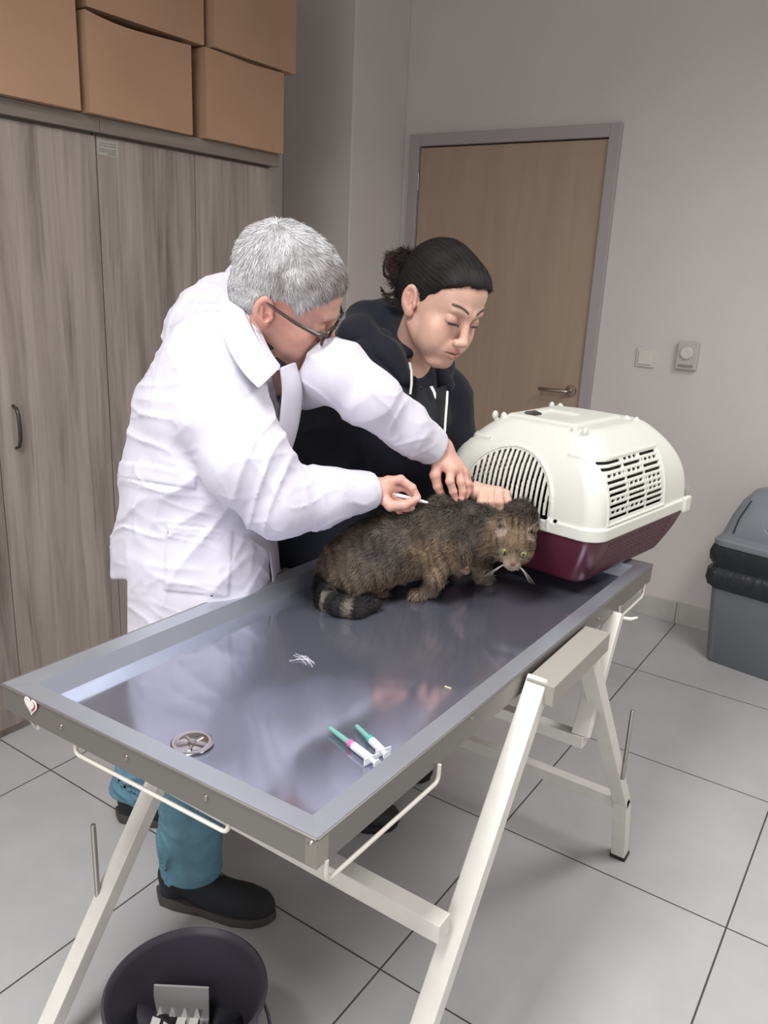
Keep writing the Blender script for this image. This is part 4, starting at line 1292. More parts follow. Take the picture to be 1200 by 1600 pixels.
        for i in range(6):
            for j in range(6): fs.append((i*7+j, i*7+j+1, i*7+j+8, i*7+j+7))
        part(mb.add(vs, fs, True), 'fingernail', m_nail, man, local=False)
    # ---- hair
    m_hair = mat('grey_hair', '#b8b4b0', .6, attr='col')
    def line(y): return np.interp(y, [-.11, -.07, -.035, -.020, .000, .022, .034, .055, .075, .10], [-.062, -.060, -.048, .004, .028, .024, .006, .040, .060, .066])
    def HF_(P):
        P = P.astype(f32); q = hq(P)
        c = ell(q, (0, -.020, .038), (.083, .106, .094))
        c = su(c, ell(q, (0, .035, .055), (.066, .050, .050)), .03)
        c = su(c, ell(q, (0, -.055, -.02), (.062, .055, .06)), .03)
        c = c+.002-.0030*noise(P, 55, 3)-.0030*noise(P, 25, 4)
        reg = (line(q[:, 1])-q[:, 2]).astype(f32)
        e = np.maximum(reg, -.2)
        inner = head_field(q)+.004
        d = si(c, e, .010)
        ear = ell(np.stack([np.abs(q[:, 0]), q[:, 1], q[:, 2]], 1), (.084, -.014, -.010), (.018, .024, .034))
        d = ss(d, ear, .006)
        return np.maximum(d, -inner)*f32(SCL)
    Vh, Qh = field_mesh(HF_, HD-.20, HD+.20, .0028, 4, 1.5)
    def hcol(X):
        qq = hq(X.astype(f32))
        n = noise(X, 22, 8)[:, None]*.5+noise(X, 60, 9)[:, None]*.35
        base = np.array([.50, .495, .50])*np.ones((len(X), 1))
        dk = np.array([.19, .16, .15])
        f_ = np.clip(((qq[:, 1]+.03)/.07)[:, None]*.7+n*1.3-.05, 0, .85)
        f_ = f_*np.clip((qq[:, 2]-.012)/.03, 0, 1)[:, None]
        return np.clip(base+(dk-base)*f_, .05, .9)
    rs = np.random.RandomState(3)
    Nh = normals(HF_, Vh)
    qv = hq(Vh.astype(f32))
    S = sample(Vh, Qh, 34000, rs); N_ = normals(HF_, S); qs = hq(S.astype(f32))
    fl = np.zeros((len(S), 3))
    whorl = A((.0, -.075, .085))
    dd = qs-whorl; dd = dd/(np.linalg.norm(dd, axis=1, keepdims=True)+1e-6)
    fl = dd+np.stack([noise(S, 14, 41), noise(S, 14, 42), noise(S, 14, 43)-.4], 1)*1.1
    side = np.abs(qs[:, 0]) > .055; fl[side] += np.array([0, .2, -.9])
    fl = fl @ HR.T
    fl = fl-N_*(fl*N_).sum(1, keepdims=True); fl /= np.linalg.norm(fl, axis=1, keepdims=True)+1e-6
    D1 = fl*1.0+N_*.25+rs.randn(len(S), 3)*.14; D2 = fl-N_*.05+rs.randn(len(S), 3)*.2
    Lh = rs.uniform(.010, .019, len(S)); Lh[qs[:, 2] < .02] *= .4
    edge = (qs[:, 2]-line(qs[:, 1])) < .006; Lh[edge] *= .45
    cc = hcol(S)*rs.uniform(.6, 1.5, (len(S), 1))
    BV, BF, BC = blades(S, D1, D2, Lh, np.full(len(S), .0010), rs, N_, cc)
    HV, HT, HC = join_tri(Vh, Qh, hcol(Vh), BV, BF, BC)
    ho = np_mesh('hair', HV, HT, m_hair, man, HC); ho['label'] = 'short tousled grey and white hair'
    # eyebrow
    for sx in (-1, 1):
        n = 160; t = rs.rand(n); b = np.stack([sx*(.014+.030*t), .093-.014*t, .020+.006*np.sin(t*2.5)+rs.randn(n)*.002], 1)
        Pb = HD+(b*SCL) @ HR.T; dv = (np.stack([sx*np.ones(n), .1+0*t, .2-.6*t], 1)+rs.randn(n, 3)*.25) @ HR.T
        Bv, Bf, Bc = blades(Pb, dv, dv, np.full(n, .008), np.full(n, .0008), rs, np.tile(HR[:, 1], (n, 1)), np.tile([.33, .29, .27], (n, 1)))
        np_mesh('eyebrow', Bv, Bf, m_hair, man, Bc, smooth=False)
    # ---- glasses
    def hp(x, y, z): return HD+HR @ (np.array([x, y, z])*SCL)
    m_gl = mat('dark_glasses_frame', '#3a2c28', .3)
    m_lens = mat('spectacle_lens', (1, 1, 1, 1), .02, trans=1.0)
    gf = MB()
    for sx in (-1, 1):
        pts = []
        for k in range(33):
            a = 2*PI*k/32; cx = sx*.034
            x = cx+.0245*math.copysign(abs(math.cos(a))**.75, math.cos(a)); z = -.006+.0165*math.copysign(abs(math.sin(a))**.75, math.sin(a))
            pts.append(hp(x, .103-.10*max(0, abs(x)-.02)**1.0*.6, z))
        gf.tube(pts, .0027, 8, cap=False)
    gf.tube([hp(-.010, .103, .002), hp(0, .106, .005), hp(.010, .103, .002)], .0019, 8)
    go = part(gf, 'glasses', m_gl, man, local=False)
    for sx in (-1, 1):
        a = MB().tube([hp(sx*.0575, .0985, .004), hp(sx*.074, .088, .005), hp(sx*.079, .045, .004), hp(sx*.081, .0, .006), hp(sx*.081, -.022, .010), hp(sx*.078, -.034, -.002)], [.0034, .0040, .0036, .0030, .0026, .0026], 8)
        part(a, 'temple_arm', m_gl, go, local=False)
        lm = MB(); vs = [hp(sx*.034, .1005, -.006)]
        for k in range(24):
            a2 = 2*PI*k/24
            x = sx*.034+.0235*math.copysign(abs(math.cos(a2))**.75, math.cos(a2)); z = -.006+.0155*math.copysign(abs(math.sin(a2))**.75, math.sin(a2))
            vs.append(hp(x, .1025-.06*max(0, abs(x)-.02), z))
        lm.add(vs, [(0, 1+k, 1+(k+1) % 24) for k in range(24)], True)
        part(lm, 'lens', m_lens, go, local=False)
    # ---- white coat
    far = FWD
    ptsN = [px(318, 980, 1.71), px(304, 860, 1.70), px(306, 745, 1.655), px(322, 650, 1.60), px(338, 575, 1.56)]
    ptsF = [px(318, 980, 1.80), px(306, 860, 1.82), px(312, 745, 1.80), px(340, 650, 1.76), px(375, 565, 1.73)]
    rN = [.150, .153, .140, .130, .108]
    bk_ = [px(392, 500, 1.62), px(345, 520, 1.66)]
    sleeveR = ([rsh+UPV*.0, px(350, 655, 1.52), px(385, 720, 1.50), px(430, 782, 1.525), px(505, 777, 1.585), px(578, 766, 1.645)], [.088, .088, .080, .066, .055, .0405])
    sleeveL = ([px(478, 590, 1.66), px(525, 582, 1.575), px(578, 622, 1.585), px(632, 668, 1.65), px(673, 698, 1.705)], [.062, .059, .054, .047, .040])
    endR = (px(581, 766, 1.648), (sleeveR[0][5]-sleeveR[0][4])); endL = (px(679, 699, 1.708), (sleeveL[0][4]-sleeveL[0][3]))
    def folds(P):
        d = 0
        # creases that fan from the armpit and wrap round the waist
        a = A(px(400, 660, 1.55)); w = P-a
        r = np.linalg.norm(w, axis=1)
        u = (P @ A(UPV)); v = (P @ A(RGT)); t_ = (P @ A(FWD))
        n0 = noise(P, 6, 61)*.05
        d = d-.0065*ridged(np.stack([(v*.75-u*.65+n0)*13, (v*.6+u*.7)*3.5, t_*4], 1), 1, 51)**4
        d = d-.0050*ridged(np.stack([(v*.2+u*.98+n0)*24, (v-u*.2)*6, t_*7], 1), 1, 52)**5
        d = d-.0026*ridged(np.stack([(v*.9-u*.4+n0*.6)*26, (v*.4+u*.9)*8, t_*9], 1), 1, 55)**8
        d = d-.0022*ridged(np.stack([(v*.35+u*.95+n0)*38, (v*.9-u*.3)*10, t_*12], 1), 1, 56)**8
        d = d+.0030*noise(P, 14, 53)+.0012*noise(P, 34, 54)
        return d
    def pocket(P):
        w = P-A(CAM); z = w @ A(FWD); X = 600+FPX*(w @ A(RGT))/z; Y = 800-FPX*(w @ A(UPV))/z
        tilt = (X-262)*.10
        bx_ = np.maximum(np.abs(X-310+(Y-870)*.06)-52, np.abs(Y-tilt-872)-52)
        m1 = np.clip(-bx_/2.0, 0, 1)+.5*np.clip(1-np.abs(Y-tilt-832)/2.0, 0, 1)*(bx_ < 0)
        bl = np.maximum(np.abs(X-245)-62, np.abs(Y-742-(X-245)*.16)-13)
        m2 = np.clip(-bl/2.0, 0, 1)
        return ((m1+m2)*(z < 1.70)).astype(f32)
    def coatF(P, full=True):
        P = P.astype(f32)
        dn = chain(P, ptsN, rN, .04); df = chain(P, ptsF, rN, .04)
        d = su(dn, df, .05)
        d = su(d, cap(P, bk_[0], bk_[1], .072, .095), .05)
        d = su(d, cap(P, px(350, 470, 1.66), px(330, 520, 1.64), .055, .075), .05)
        sr = chain(P, sleeveR[0], sleeveR[1], .02); sl = chain(P, sleeveL[0], sleeveL[1], .02)
        cR = (P-A(endR[0])) @ A(endR[1]/np.linalg.norm(endR[1])); cL = (P-A(endL[0])) @ A(endL[1]/np.linalg.norm(endL[1]))
        # sleeve creases
        def slf(P, pts, amp, sc, seed):
            ax = pts[-1]-pts[1]; ax = ax/np.linalg.norm(ax); t = P @ A(ax)
            other = P-t[:, None]*A(ax)
            return amp*ridged(np.concatenate([(t*sc+2.2*noise(P, 7, seed+3))[:, None], other[:, :2]*9], 1), 1, seed)**3
        fr_ = slf(P, sleeveR[0], .0075, 20, 71)*np.clip(1-np.clip(cR+.03, 0, .03)/.03, 0, 1); fl_ = slf(P, sleeveL[0], .0060, 20, 81)
        sr = np.maximum(sr-fr_*.9+.002, cR); sl = np.maximum(sl-fl_*.9+.002, cL)
        # cuffs are open tubes
        sr = ss(sr, cap(P, sleeveR[0][5]+endR[1]*.4, sleeveR[0][5]-endR[1]*.10, .0325, .0325), .004)
        sl = ss(sl, cap(P, sleeveL[0][4]+endL[1]*.5, sleeveL[0][4]-endL[1]*.12, .0325, .0325), .004)
        d = d+folds(P)+.003-.0035*pocket(P)
        v_ = P @ A(RGT); u_ = P @ A(UPV); w_ = P @ A(FWD); nn = noise(P, 11, 58)
        fine = .0026*ridged(np.stack([(v_*.85+u_*.5)*24+nn*.8, (u_*.85-v_*.5)*9, w_*9], 1), 1, 57)**7+.0022*ridged(np.stack([(v_*.3-u_*.95)*30+nn, (v_*.95)*9, w_*10], 1), 1, 59)**7
        fade = np.clip(np.minimum(-cR, 1)/.03, 0, 1)*np.clip(-cL/.03, 0, 1)
        sr = sr-fine*np.clip(-cR/.02, 0, 1); sl = sl-fine*np.clip(-cL/.02, 0, 1)
        d = su(d, sr, .018); d = su(d, sl, .018)
        # opening for the neck and head
        d = ss(d, ell(P, px(438, 530, 1.60), (.075, .085, .085)), .012)
        # back vent and hem
        hemz = A(px(190, 903, 1.80))[2]
        d = np.maximum(d, .745-P[:, 2])
        # the back panel of the skirt ends higher than the front
        w0 = P-A(CAM); z0 = w0 @ A(FWD); X0 = 600+FPX*(w0 @ A(RGT))/z0; Y0_ = 800-FPX*(w0 @ A(UPV))/z0
        d = np.maximum(d, np.minimum(Y0_-905, 199-X0)*.0012)
        return d.astype(f32)
    m_coat = mat('white_cotton', '#cbc8d3', .75, bump=.10, bscale=22, sheen=.15)
    Vc, Qc = field_mesh(coatF, (-1.0, -.45, .72), (.06, .50, 1.50), .0034, 4, 1.6)
    np_mesh('white_coat', Vc, Qc, m_coat, man)['label'] = 'white cotton lab coat with rumpled sleeves'
    # back panel of the skirt that ends higher than the front
    S_ = lambda pts: [px(*p) for p in pts]
    ribbon(S_([(200, 700, 1.70), (192, 780, 1.74), (186, 850, 1.77), (181, 902, 1.78)]), S_([(250, 700, 1.60), (245, 790, 1.60), (235, 850, 1.60), (222, 905, 1.62)]), .006, 'coat_back_panel', m_coat, man)
    # collar and lapels
    ribbon(S_([(362, 412, 1.66), (370, 452, 1.57), (390, 503, 1.505), (412, 543, 1.485), (438, 575, 1.48)]), S_([(352, 424, 1.66), (340, 470, 1.54), (350, 530, 1.455), (376, 578, 1.435), (404, 608, 1.435)]), .004, 'collar', m_coat, man)
    ribbon(S_([(372, 411, 1.66), (384, 440, 1.60), (402, 500, 1.545), (420, 545, 1.515), (438, 572, 1.505)]), S_([(361, 411, 1.665), (372, 452, 1.58), (392, 505, 1.53), (412, 545, 1.50), (436, 580, 1.49)]), .004, 'collar', m_coat, man)
    ribbon(S_([(436, 575, 1.50), (440, 610, 1.51), (436, 660, 1.53), (430, 720, 1.56), (425, 745, 1.58)]), S_([(462, 565, 1.56), (473, 610, 1.565), (468, 660, 1.58), (455, 705, 1.60), (440, 742, 1.61)]), .005, 'lapel', m_coat, man)
    ribbon(S_([(445, 560, 1.60), (454, 600, 1.62), (450, 640, 1.63), (446, 690, 1.65)]), S_([(470, 556, 1.66), (474, 600, 1.66), (468, 650, 1.67), (455, 700, 1.68)]), .004, 'lapel', m_coat, man)
    ribbon(S_([(405, 800, 1.66), (418, 850, 1.67), (425, 900, 1.67), (430, 950, 1.70)]), S_([(424, 800, 1.76), (431, 830, 1.76), (436, 870, 1.76), (441, 930, 1.78)]), .004, 'coat_front_edge', m_coat, man)
    # pocket and belt are shaped in the coat itself
    '''    ribbon(S_([(262, 812, 1.531), (300, 822, 1.530), (340, 828, 1.542), (368, 826, 1.560)]), S_([(256, 925, 1.545), (290, 938, 1.545), (330, 935, 1.56), (352, 925, 1.585)]), .005, 'coat_pocket', m_coat, man)
    # half belt at the waist seam
    ribbon(S_([(198, 735, 1.63), (225, 738, 1.555), (262, 745, 1.515), (300, 752, 1.500)]), S_([(196, 760, 1.64), (224, 764, 1.560), (262, 770, 1.520), (300, 776, 1.505)]), .005, 'waist_belt', m_coat, man)
    '''
    # dark shirt collar at the nape
    m_nav = mat('navy_shirt', '#23242c', .8)
    ribbon(S_([(368, 425, 1.64), (376, 455, 1.585), (396, 505, 1.55), (418, 548, 1.535)]), S_([(378, 420, 1.62), (390, 450, 1.60), (408, 500, 1.57), (430, 545, 1.56)]), .004, 'shirt_collar', m_nav, man)
    # shirt front seen in the neck opening
    ribbon(S_([(425, 560, 1.56), (440, 580, 1.56), (447, 600, 1.575)]), S_([(450, 552, 1.60), (458, 575, 1.605), (455, 598, 1.61)]), .004, 'shirt_front', m_nav, man)
    # ---- jeans and shoes
    m_jean = mat('blue_denim', '#5f8799', .8, var=.16, vscale=22, bump=.25, bscale=160)
    legs = ((pel+np.array([.01, -.05, -.10]), kneeA, ankA), (pel+np.array([-.02, .06, -.10]), kneeB, ankB))
    def jeansF(P):
        P = P.astype(f32); d = None
        for i, (h_, k_, a_) in enumerate(legs):
            e = chain(P, [h_, k_, k_*.3+a_*.7, a_], [.095, .078, .064, .068], .03)
            z = P[:, 2]
            g = np.exp(-((z-(a_[2]+.06))/.09)**2)
            e = e-.015*g*ridged(np.stack([P[:, 0]*5+noise(P, 8, 5)*.6, P[:, 1]*5, z*32+3*noise(P, 9, 6)+P[:, 0]*16], 1), 1, 91+i)**4-.003*noise(P, 18, 92)
            e = np.maximum(e, (a_[2]+.012+.02*(P[:, 0]-a_[0]))-z)
            e = ss(e, cap(P, a_+A((0, 0, -.05)), a_+A((0, 0, .02)), .062, .055), .006)
            d = e if d is None else su(d, e, .03)
        return np.maximum(d, P[:, 2]-.83).astype(f32)
    Vj, Qj = field_mesh(jeansF, (-1.0, -.35, .03), (-.25, .20, .86), .0045, 4, 1.5)
    np_mesh('jeans', Vj, Qj, m_jean, man)['label'] = 'faded blue jeans bunched at the ankles'
    m_shoe = mat('black_suede', '#1f2226', .75, bump=.1, bscale=200)
    m_sole = mat('grey_brown_sole', '#4a4543', .6)
    shoe(man, (-.553, -.150), (-.262, -.026), m_shoe, m_sole, .300)
    shoe(man, (-.872, -.020), (-.640, .120), m_shoe, m_sole, .295)
    return man

def shoe(parent, heel, toe, m_up, m_sl, Ln, wid=1.0):
    a = math.atan2(toe[1]-heel[1], toe[0]-heel[0])
    def outline(g, n=48):
        o = []
        for k in range(n):
            t = 2*PI*k/n; x = (1-math.cos(t))/2
            hw = (.036+.014*math.sin(min(1, x*1.25)*PI*.85))*(1 if 0 < x < 1 else 1)
            hw = np.interp(x, [0, .06, .2, .42, .68, .85, .95, 1], [.0, .026, .035, .036, .049, .043, .026, 0])*wid
            o.append((x*Ln, math.copysign(hw+g, math.sin(t)) if 0 < k < n/2 or k > n/2 else 0))
        return o
    T = Matrix.Translation((heel[0], heel[1], 0)) @ Matrix.Rotation(a, 4, 'Z')
    base = outline(0)
    def ring(z, s, sx=1.0, dx=0): return [((x-Ln/2)*sx+Ln/2+dx, y*s, z(x) if callable(z) else z) for x, y in base]
    sl = MB().loft([ring(0, .95, .98), ring(.003, 1.0), ring(.018, 1.05, 1.01), ring(lambda x: .026+.006*(x < .3*Ln), 1.03, 1.005)], T=T)
    s_o = part(sl, 'shoe_sole', m_sl, parent, local=False)
    def F(P):
        P = P.astype(f32); c, s = math.cos(-a), math.sin(-a)
        X = P-A((heel[0], heel[1], 0)); x = X[:, 0]*c-X[:, 1]*s; y = X[:, 0]*s+X[:, 1]*c; z = X[:, 2]
        q = np.stack([x, y, z], 1)
        k = Ln/.30
        d = ell(q, (.235*k, .002, .030), (.062, .044*wid, .040))
        d = su(d, ell(q, (.16*k, 0, .038), (.080, .040*wid, .048)), .03)
        d = su(d, cap(q, (.045*k, 0, .035), (.05*k, 0, .085), .032, .034), .03)
        d = su(d, cap(q, (.05*k, 0, .080), (.115*k, 0, .070), .033, .026), .03)
        d = ss(d, cap(q, (.058*k, 0, .085), (.062*k, 0, .16), .026, .03), .006)
        d = d-.0012*noise(P, 60, 7)
        # tongue / lace ridge
        lc = np.abs(((x-.10)/.018) % 1-.5)*.018
        return np.maximum(d, .016-z).astype(f32)
    c = np.array([heel[0]+math.cos(a)*Ln/2, heel[1]+math.sin(a)*Ln/2, .07])
    V, Q = field_mesh(F, c-.19, c+.19, .003, 4, 1.4)
    up = np_mesh('shoe', V, Q, m_up, parent)
    lm = MB()
    for t in (.30, .36, .42, .48, .54):
        x = t*Ln; zt = np.interp(t, [.3, .42, .54, .6], [.104, .094, .084, .078]); w = .020
        lm.tube([T @ Vector((x, -w, zt-.010)), T @ Vector((x+.003, 0, zt+.001)), T @ Vector((x+.006, w, zt-.010))], .0022, 6)
    part(lm, 'laces', m_up, up, local=False)
man_build()

# syringe in the man's right hand
m_glass = mat('syringe_clear', '#dcdce4', .15, trans=.5)
sa, sb = px(614, 772, 1.652), px(683, 789, 1.672)
d_ = Vector(sb-sa); Ln_ = d_.length
st_ = thing('syringe', 'thin white syringe held in the right hand above the back of the cat', 'syringe', sa)
T = Matrix.Translation(sa) @ d_.to_track_quat('Z', 'Y').to_matrix().to_4x4()
part(MB().lathe([(.0044, 0), (.0044, .0012), (.0016, .0014), (.0016, .010)], 16, T), 'plunger', m_plunge, st_, local=False)
part(MB().lathe([(.0030, .008), (.0042, .0085), (.0042, Ln_*.62), (.0022, Ln_*.66), (0, Ln_*.66)], 20, T), 'barrel', m_plunge, st_, local=False)
part(MB().lathe([(.0022, Ln_*.64), (.0032, Ln_*.66), (.0026, Ln_*.76), (.0009, Ln_*.80), (0, Ln_*.80)], 16, T), 'hub', m_plunge, st_, local=False)
part(MB().lathe([(.0007, Ln_*.79), (.0007, Ln_*.98), (.0001, Ln_)], 8, T), 'needle', m_chrome, st_, local=False)
# ================================================================ the woman
def woman_build():
    HD = px(690, 472, 1.78)
    HR = orth(camdir(.52, -.64, -.56), camdir(.37, .74, -.50))
    SCL = 1.02
    def hq(P): return ((P-A(HD)) @ A(HR))/f32(SCL)
    pel = px(520, 880, 2.06); chest = px(610, 680, 1.98); nb = px(640, 560, 1.93)
    rsh = px(572, 580, 1.87); rel = px(620, 725, 1.80); rwr = px(738, 768, 1.765)
    lsh = px(695, 620, 2.02); lel = px(700, 760, 2.0); lwr = px(712, 862, 1.84)
    Lz = 1.755
    # right fist on the neck of the cat: knuckles up, fingers folded down into the fur
    k4 = [px(753, 769, Lz-.010), px(766, 767, Lz-.006), px(779, 768, Lz-.001), px(790, 772, Lz+.006)]
    rf = [
        ([k4[0], px(752, 785, Lz-.026), px(756, 800, Lz-.022), px(762, 800, Lz-.010)], [.0105, .0095, .0082, .0070]),
        ([k4[1], px(766, 785, Lz-.026), px(769, 802, Lz-.020), px(773, 802, Lz-.008)], [.0105, .0098, .0084, .0072]),
        ([k4[2], px(780, 785, Lz-.022), px(782, 801, Lz-.016), px(783, 802, Lz-.004)], [.0100, .0094, .0080, .0070]),
        ([k4[3], px(794, 784, Lz-.012), px(795, 797, Lz-.006), px(793, 801, Lz+.004)], [.0092, .0086, .0074, .0064])]
    rth = ([px(750, 776, Lz+.012), px(768, 790, Lz+.018), px(780, 800, Lz+.012), px(786, 806, Lz+.002)], [.012, .0105, .0092, .0078])
    # left hand under the chest
    Lu = 1.70
    k5 = [px(722, 868, Lu+.06), px(724, 876, Lu+.06), px(726, 884, Lu+.06), px(728, 890, Lu+.06)]
    lf = [
        ([k5[0], px(728, 876, Lu+.035), px(732, 879, Lu+.012), px(735, 879, Lu-.012)], [.0095, .0085, .0078, .0066]),
        ([k5[1], px(724, 880, Lu+.035), px(727, 883, Lu+.012), px(729, 883, Lu-.016)], [.0095, .0088, .0080, .0068]),
        ([k5[2], px(716, 883, Lu+.035), px(719, 885, Lu+.014), px(720, 885, Lu-.010)], [.0092, .0085, .0076, .0064]),
        ([k5[3], px(710, 885, Lu+.035), px(711, 886, Lu+.016), px(711, 886, Lu-.002)], [.0085, .0076, .0070, .0060])]
    lth = ([px(735, 866, Lu+.07), px(748, 866, Lu+.05), px(752, 868, Lu+.035), px(755, 870, Lu+.02)], [.012, .010, .009, .0076])
    footR = np.array([-.36, .375, .09]); footL = np.array([-.42, .62, .09])
    kR = np.array([-.42, .41, .50]); kL = np.array([-.46, .62, .50])
    def F(P):
        P = P.astype(f32); q = hq(P)
        d = head_field(q, True, .0030)*f32(SCL)
        d = su(d, cap(P, HD-HR[:, 2]*.050-HR[:, 1]*.032, nb, .044, .050), .022)
        d = su(d, chain(P, [nb, chest, pel], [.045, .09, .10], .03), .03)
        d = su(d, cap(P, rsh, lsh, .045, .045), .03)
        for a, b, c in ((rsh, rel, rwr), (lsh, lel, lwr)):
            d = su(d, chain(P, [a, b, b*.5+c*.5, c], [.040, .036, .032, .0235], .01), .02)
        for k_, a_ in ((kR, footR), (kL, footL)):
            d = su(d, chain(P, [pel+np.array([0, 0, -.05]), k_, a_], [.07, .05, .035], .02), .03)
        for wr, kk, th in ((rwr, k4, rth), (lwr, k5, lth)):
            pm = None
            for j, kpt in enumerate(kk):
                e = cap(P, wr*.75+kpt*.25, kpt, .0155, .0112)
                pm = e if pm is None else su(pm, e, .008)
            pm = su(pm, cap(P, wr*.7+th[0][0]*.3, th[0][0], .0155, .013), .012)
            d = su(d, pm, .010)
        d = fingers(P, d, rf+[rth], .0028)
        d = fingers(P, d, lf+[lth], .003)
        return d.astype(f32)
    V, Q = field_mesh(F, (-.75, .10, .05), (.16, .95, 1.62), .0020, 5, 1.25)
    q = hq(V.astype(f32)); aq = q.copy(); aq[:, 0] = np.abs(aq[:, 0])
    C = skin_colour(V, (.60, .37, .285))
    def mixc(c, w, k=1.0):
        nonlocal C
        C = C+(np.array(c)-C)*np.clip(w*k, 0, 1)
    mixc((.62, .30, .23), gauss(aq, (.045, .065, -.03), (.022, .03, .02)), .45)
    mixc((.60, .29, .22), gauss(q, (0, .118, -.038), (.014, .014, .012)), .4)
    mixc((.36, .19, .15), gauss(aq, (.030, .092, .0035), (.017, .014, .009)), .7)       # upper lids
    mixc((.06, .03, .025), gauss(aq, (.031, .090, -.0062), (.0165, .014, .0022)), 1.5)     # lash line
    mixc((.50, .16, .15), gauss(q, (0, .098, -.0625), (.020, .014, .0042)), .95)
    mixc((.47, .17, .15), gauss(q, (0, .098, -.0750), (.018, .014, .0045)), .95)
    mixc((.10, .03, .03), gauss(q, (.002, .098, -.0690), (.024, .014, .0022)), 1.3)
    mixc((.60, .27, .21), gauss(aq, (.078, -.012, -.012), (.012, .03, .04)), .5)
    # plucked dark brows
    bx = aq[:, 0]; bz = .0245+.0075*np.sin(np.clip((bx-.012)/.036, 0, 1)*PI*.72)
    bw = np.exp(-((q[:, 2]-bz)/.0026)**2)*(bx > .011)*(bx < .047)*(q[:, 1] > .05)
    mixc((.04, .022, .018), bw[:, None], 1.5)
    for pts, rs_ in rf:
        for j, c_ in ((0, .35), (1, .35)):
            mixc((.68, .38, .31), np.exp(-(((V-pts[j])/.011)**2).sum(1))[:, None], c_)
    wo = np_mesh('person', V, Q, m_skin, None, C)
    tag(wo, 'dark-haired person in black hoodie leaning in and holding the cat', 'person')
    # ---- hair, drawn back to a messy knot
    m_h = mat('dark_brown_hair', '#1c1413', .6, attr='col', spec=.25)
    def line(y): return np.interp(y, [-.12, -.07, -.040, -.022, -.004, .006, .020, .038, .055, .072, .09, .11], [-.055, -.048, -.03, .020, .006, -.016, .014, .034, .054, .070, .080, .084])
    knot = np.array([-.0, -.120, .045]); K = HD+HR @ (knot*SCL)
    kb = px(640, 425, 1.86)
    def hairF(P):
        P = P.astype(f32); q = hq(P)
        c = ell(q, (0, -.022, .036), (.078, .100, .089))
        c = su(c, ell(q, (0, .040, .054), (.066, .056, .056)), .025)
        c = su(c, ell(q, (0, -.060, -.005), (.060, .052, .055)), .03)
        # combed ridges running to the knot
        dv = q-A(knot); ang = np.arctan2(dv[:, 0], dv[:, 2]+.03)
        c = c-.0004*np.sin(ang*60+3*noise(P, 18, 4))-.0010*noise(P, 30, 6)
        reg = (line(q[:, 1])-q[:, 2]+.004*noise(P, 60, 44)).astype(f32)
        ear = ell(np.stack([np.abs(q[:, 0]), q[:, 1], q[:, 2]], 1), (.080, -.013, -.012), (.018, .022, .033))
        d = ss(si(c, reg, .008), ear, .005)
        d = np.maximum(d, -(head_field(q, True)+.004))*f32(SCL)
        d = su(d, cap(P, px(668, 440, 1.83), kb, .026, .030), .02)
        b = ell(P, kb+UPV*.004-RGT*.010, (.038, .036, .040))-.007*noise(P, 40, 12)
        b = su(b, ell(P, px(625, 412, 1.87), (.024, .024, .026))-.006*noise(P, 55, 13), .015)
        b = su(b, ell(P, px(634, 458, 1.87), (.022, .022, .026))-.006*noise(P, 55, 14), .015)
        return su(d, b, .012).astype(f32)
    Vh, Qh = field_mesh(hairF, HD-.24, HD+.22, .0024, 4, 1.5)
    rs = np.random.RandomState(11)
    def hc(X):
        n = noise(X, 50, 2)[:, None]; rd = np.exp(-(((X-px(622, 420, 1.87))/.035)**2).sum(1))[:, None]
        c = np.array([.011, .009, .0085])*(1+.4*n); return np.clip(c+(np.array([.060, .022, .020])-c)*rd*.8, .004, 1)
    S = sample(Vh, Qh, 16000, rs); N_ = normals(hairF, S); qs = hq(S.astype(f32))
    fl = K-S; dist = np.linalg.norm(S-kb, axis=1); inb = dist < .065
    rnd = np.stack([noise(S, 30, 61), noise(S, 30, 62), noise(S, 30, 63)], 1)
    fl = fl/np.linalg.norm(fl, axis=1, keepdims=True); fl[inb] = rnd[inb]*1.4+np.array([-.2, 0, -.1])
    fl = fl-N_*(fl*N_).sum(1, keepdims=True)*.9; fl /= np.linalg.norm(fl, axis=1, keepdims=True)+1e-6
    D1 = fl+N_*(.10+.5*inb[:, None])+rs.randn(len(S), 3)*(.04+.16*inb[:, None]); D2 = fl+N_*(.0+.25*inb[:, None])+rs.randn(len(S), 3)*(.05+.35*inb[:, None])
    Ls = np.where(inb, rs.uniform(.015, .034, len(S)), rs.uniform(.012, .022, len(S)))
    front = (qs[:, 2]-line(qs[:, 1])) < .008; Ls[front & ~inb] *= .6
    BV, BF, BC = blades(S, D1, D2, Ls, np.where(inb, .0011, .0009), rs, N_, hc(S)*rs.uniform(.6, 1.7, (len(S), 1)))
    # fine short hairs along the hairline
    lowm = (front & ~inb) & (qs[:, 1] > -.01); Sx = np.repeat(S[lowm], 3, 0)+rs.randn(lowm.sum()*3, 3)*.002
    dvx = np.repeat(-(HR[:, 2]*.6)[None]+0*S[lowm], 3, 0)*-.2+np.repeat(fl[lowm], 3, 0)*.6+rs.randn(len(Sx), 3)*.3
    bv2, bf2, bc2 = blades(Sx, dvx, dvx, rs.uniform(.004, .010, len(Sx)), np.full(len(Sx), .0006), rs, np.repeat(N_[lowm], 3, 0), np.tile([.03, .02, .017], (len(Sx), 1)))
    BF = np.concatenate([BF, bf2+len(BV)]); BV = np.concatenate([BV, bv2]); BC = np.concatenate([BC, bc2])
    HV, HT, HC = join_tri(Vh, Qh, hc(Vh), BV, BF, BC)
    np_mesh('hair', HV, HT, m_h, wo, HC)['label'] = 'dark brown hair pulled back into a messy knot'
    cm = MB()
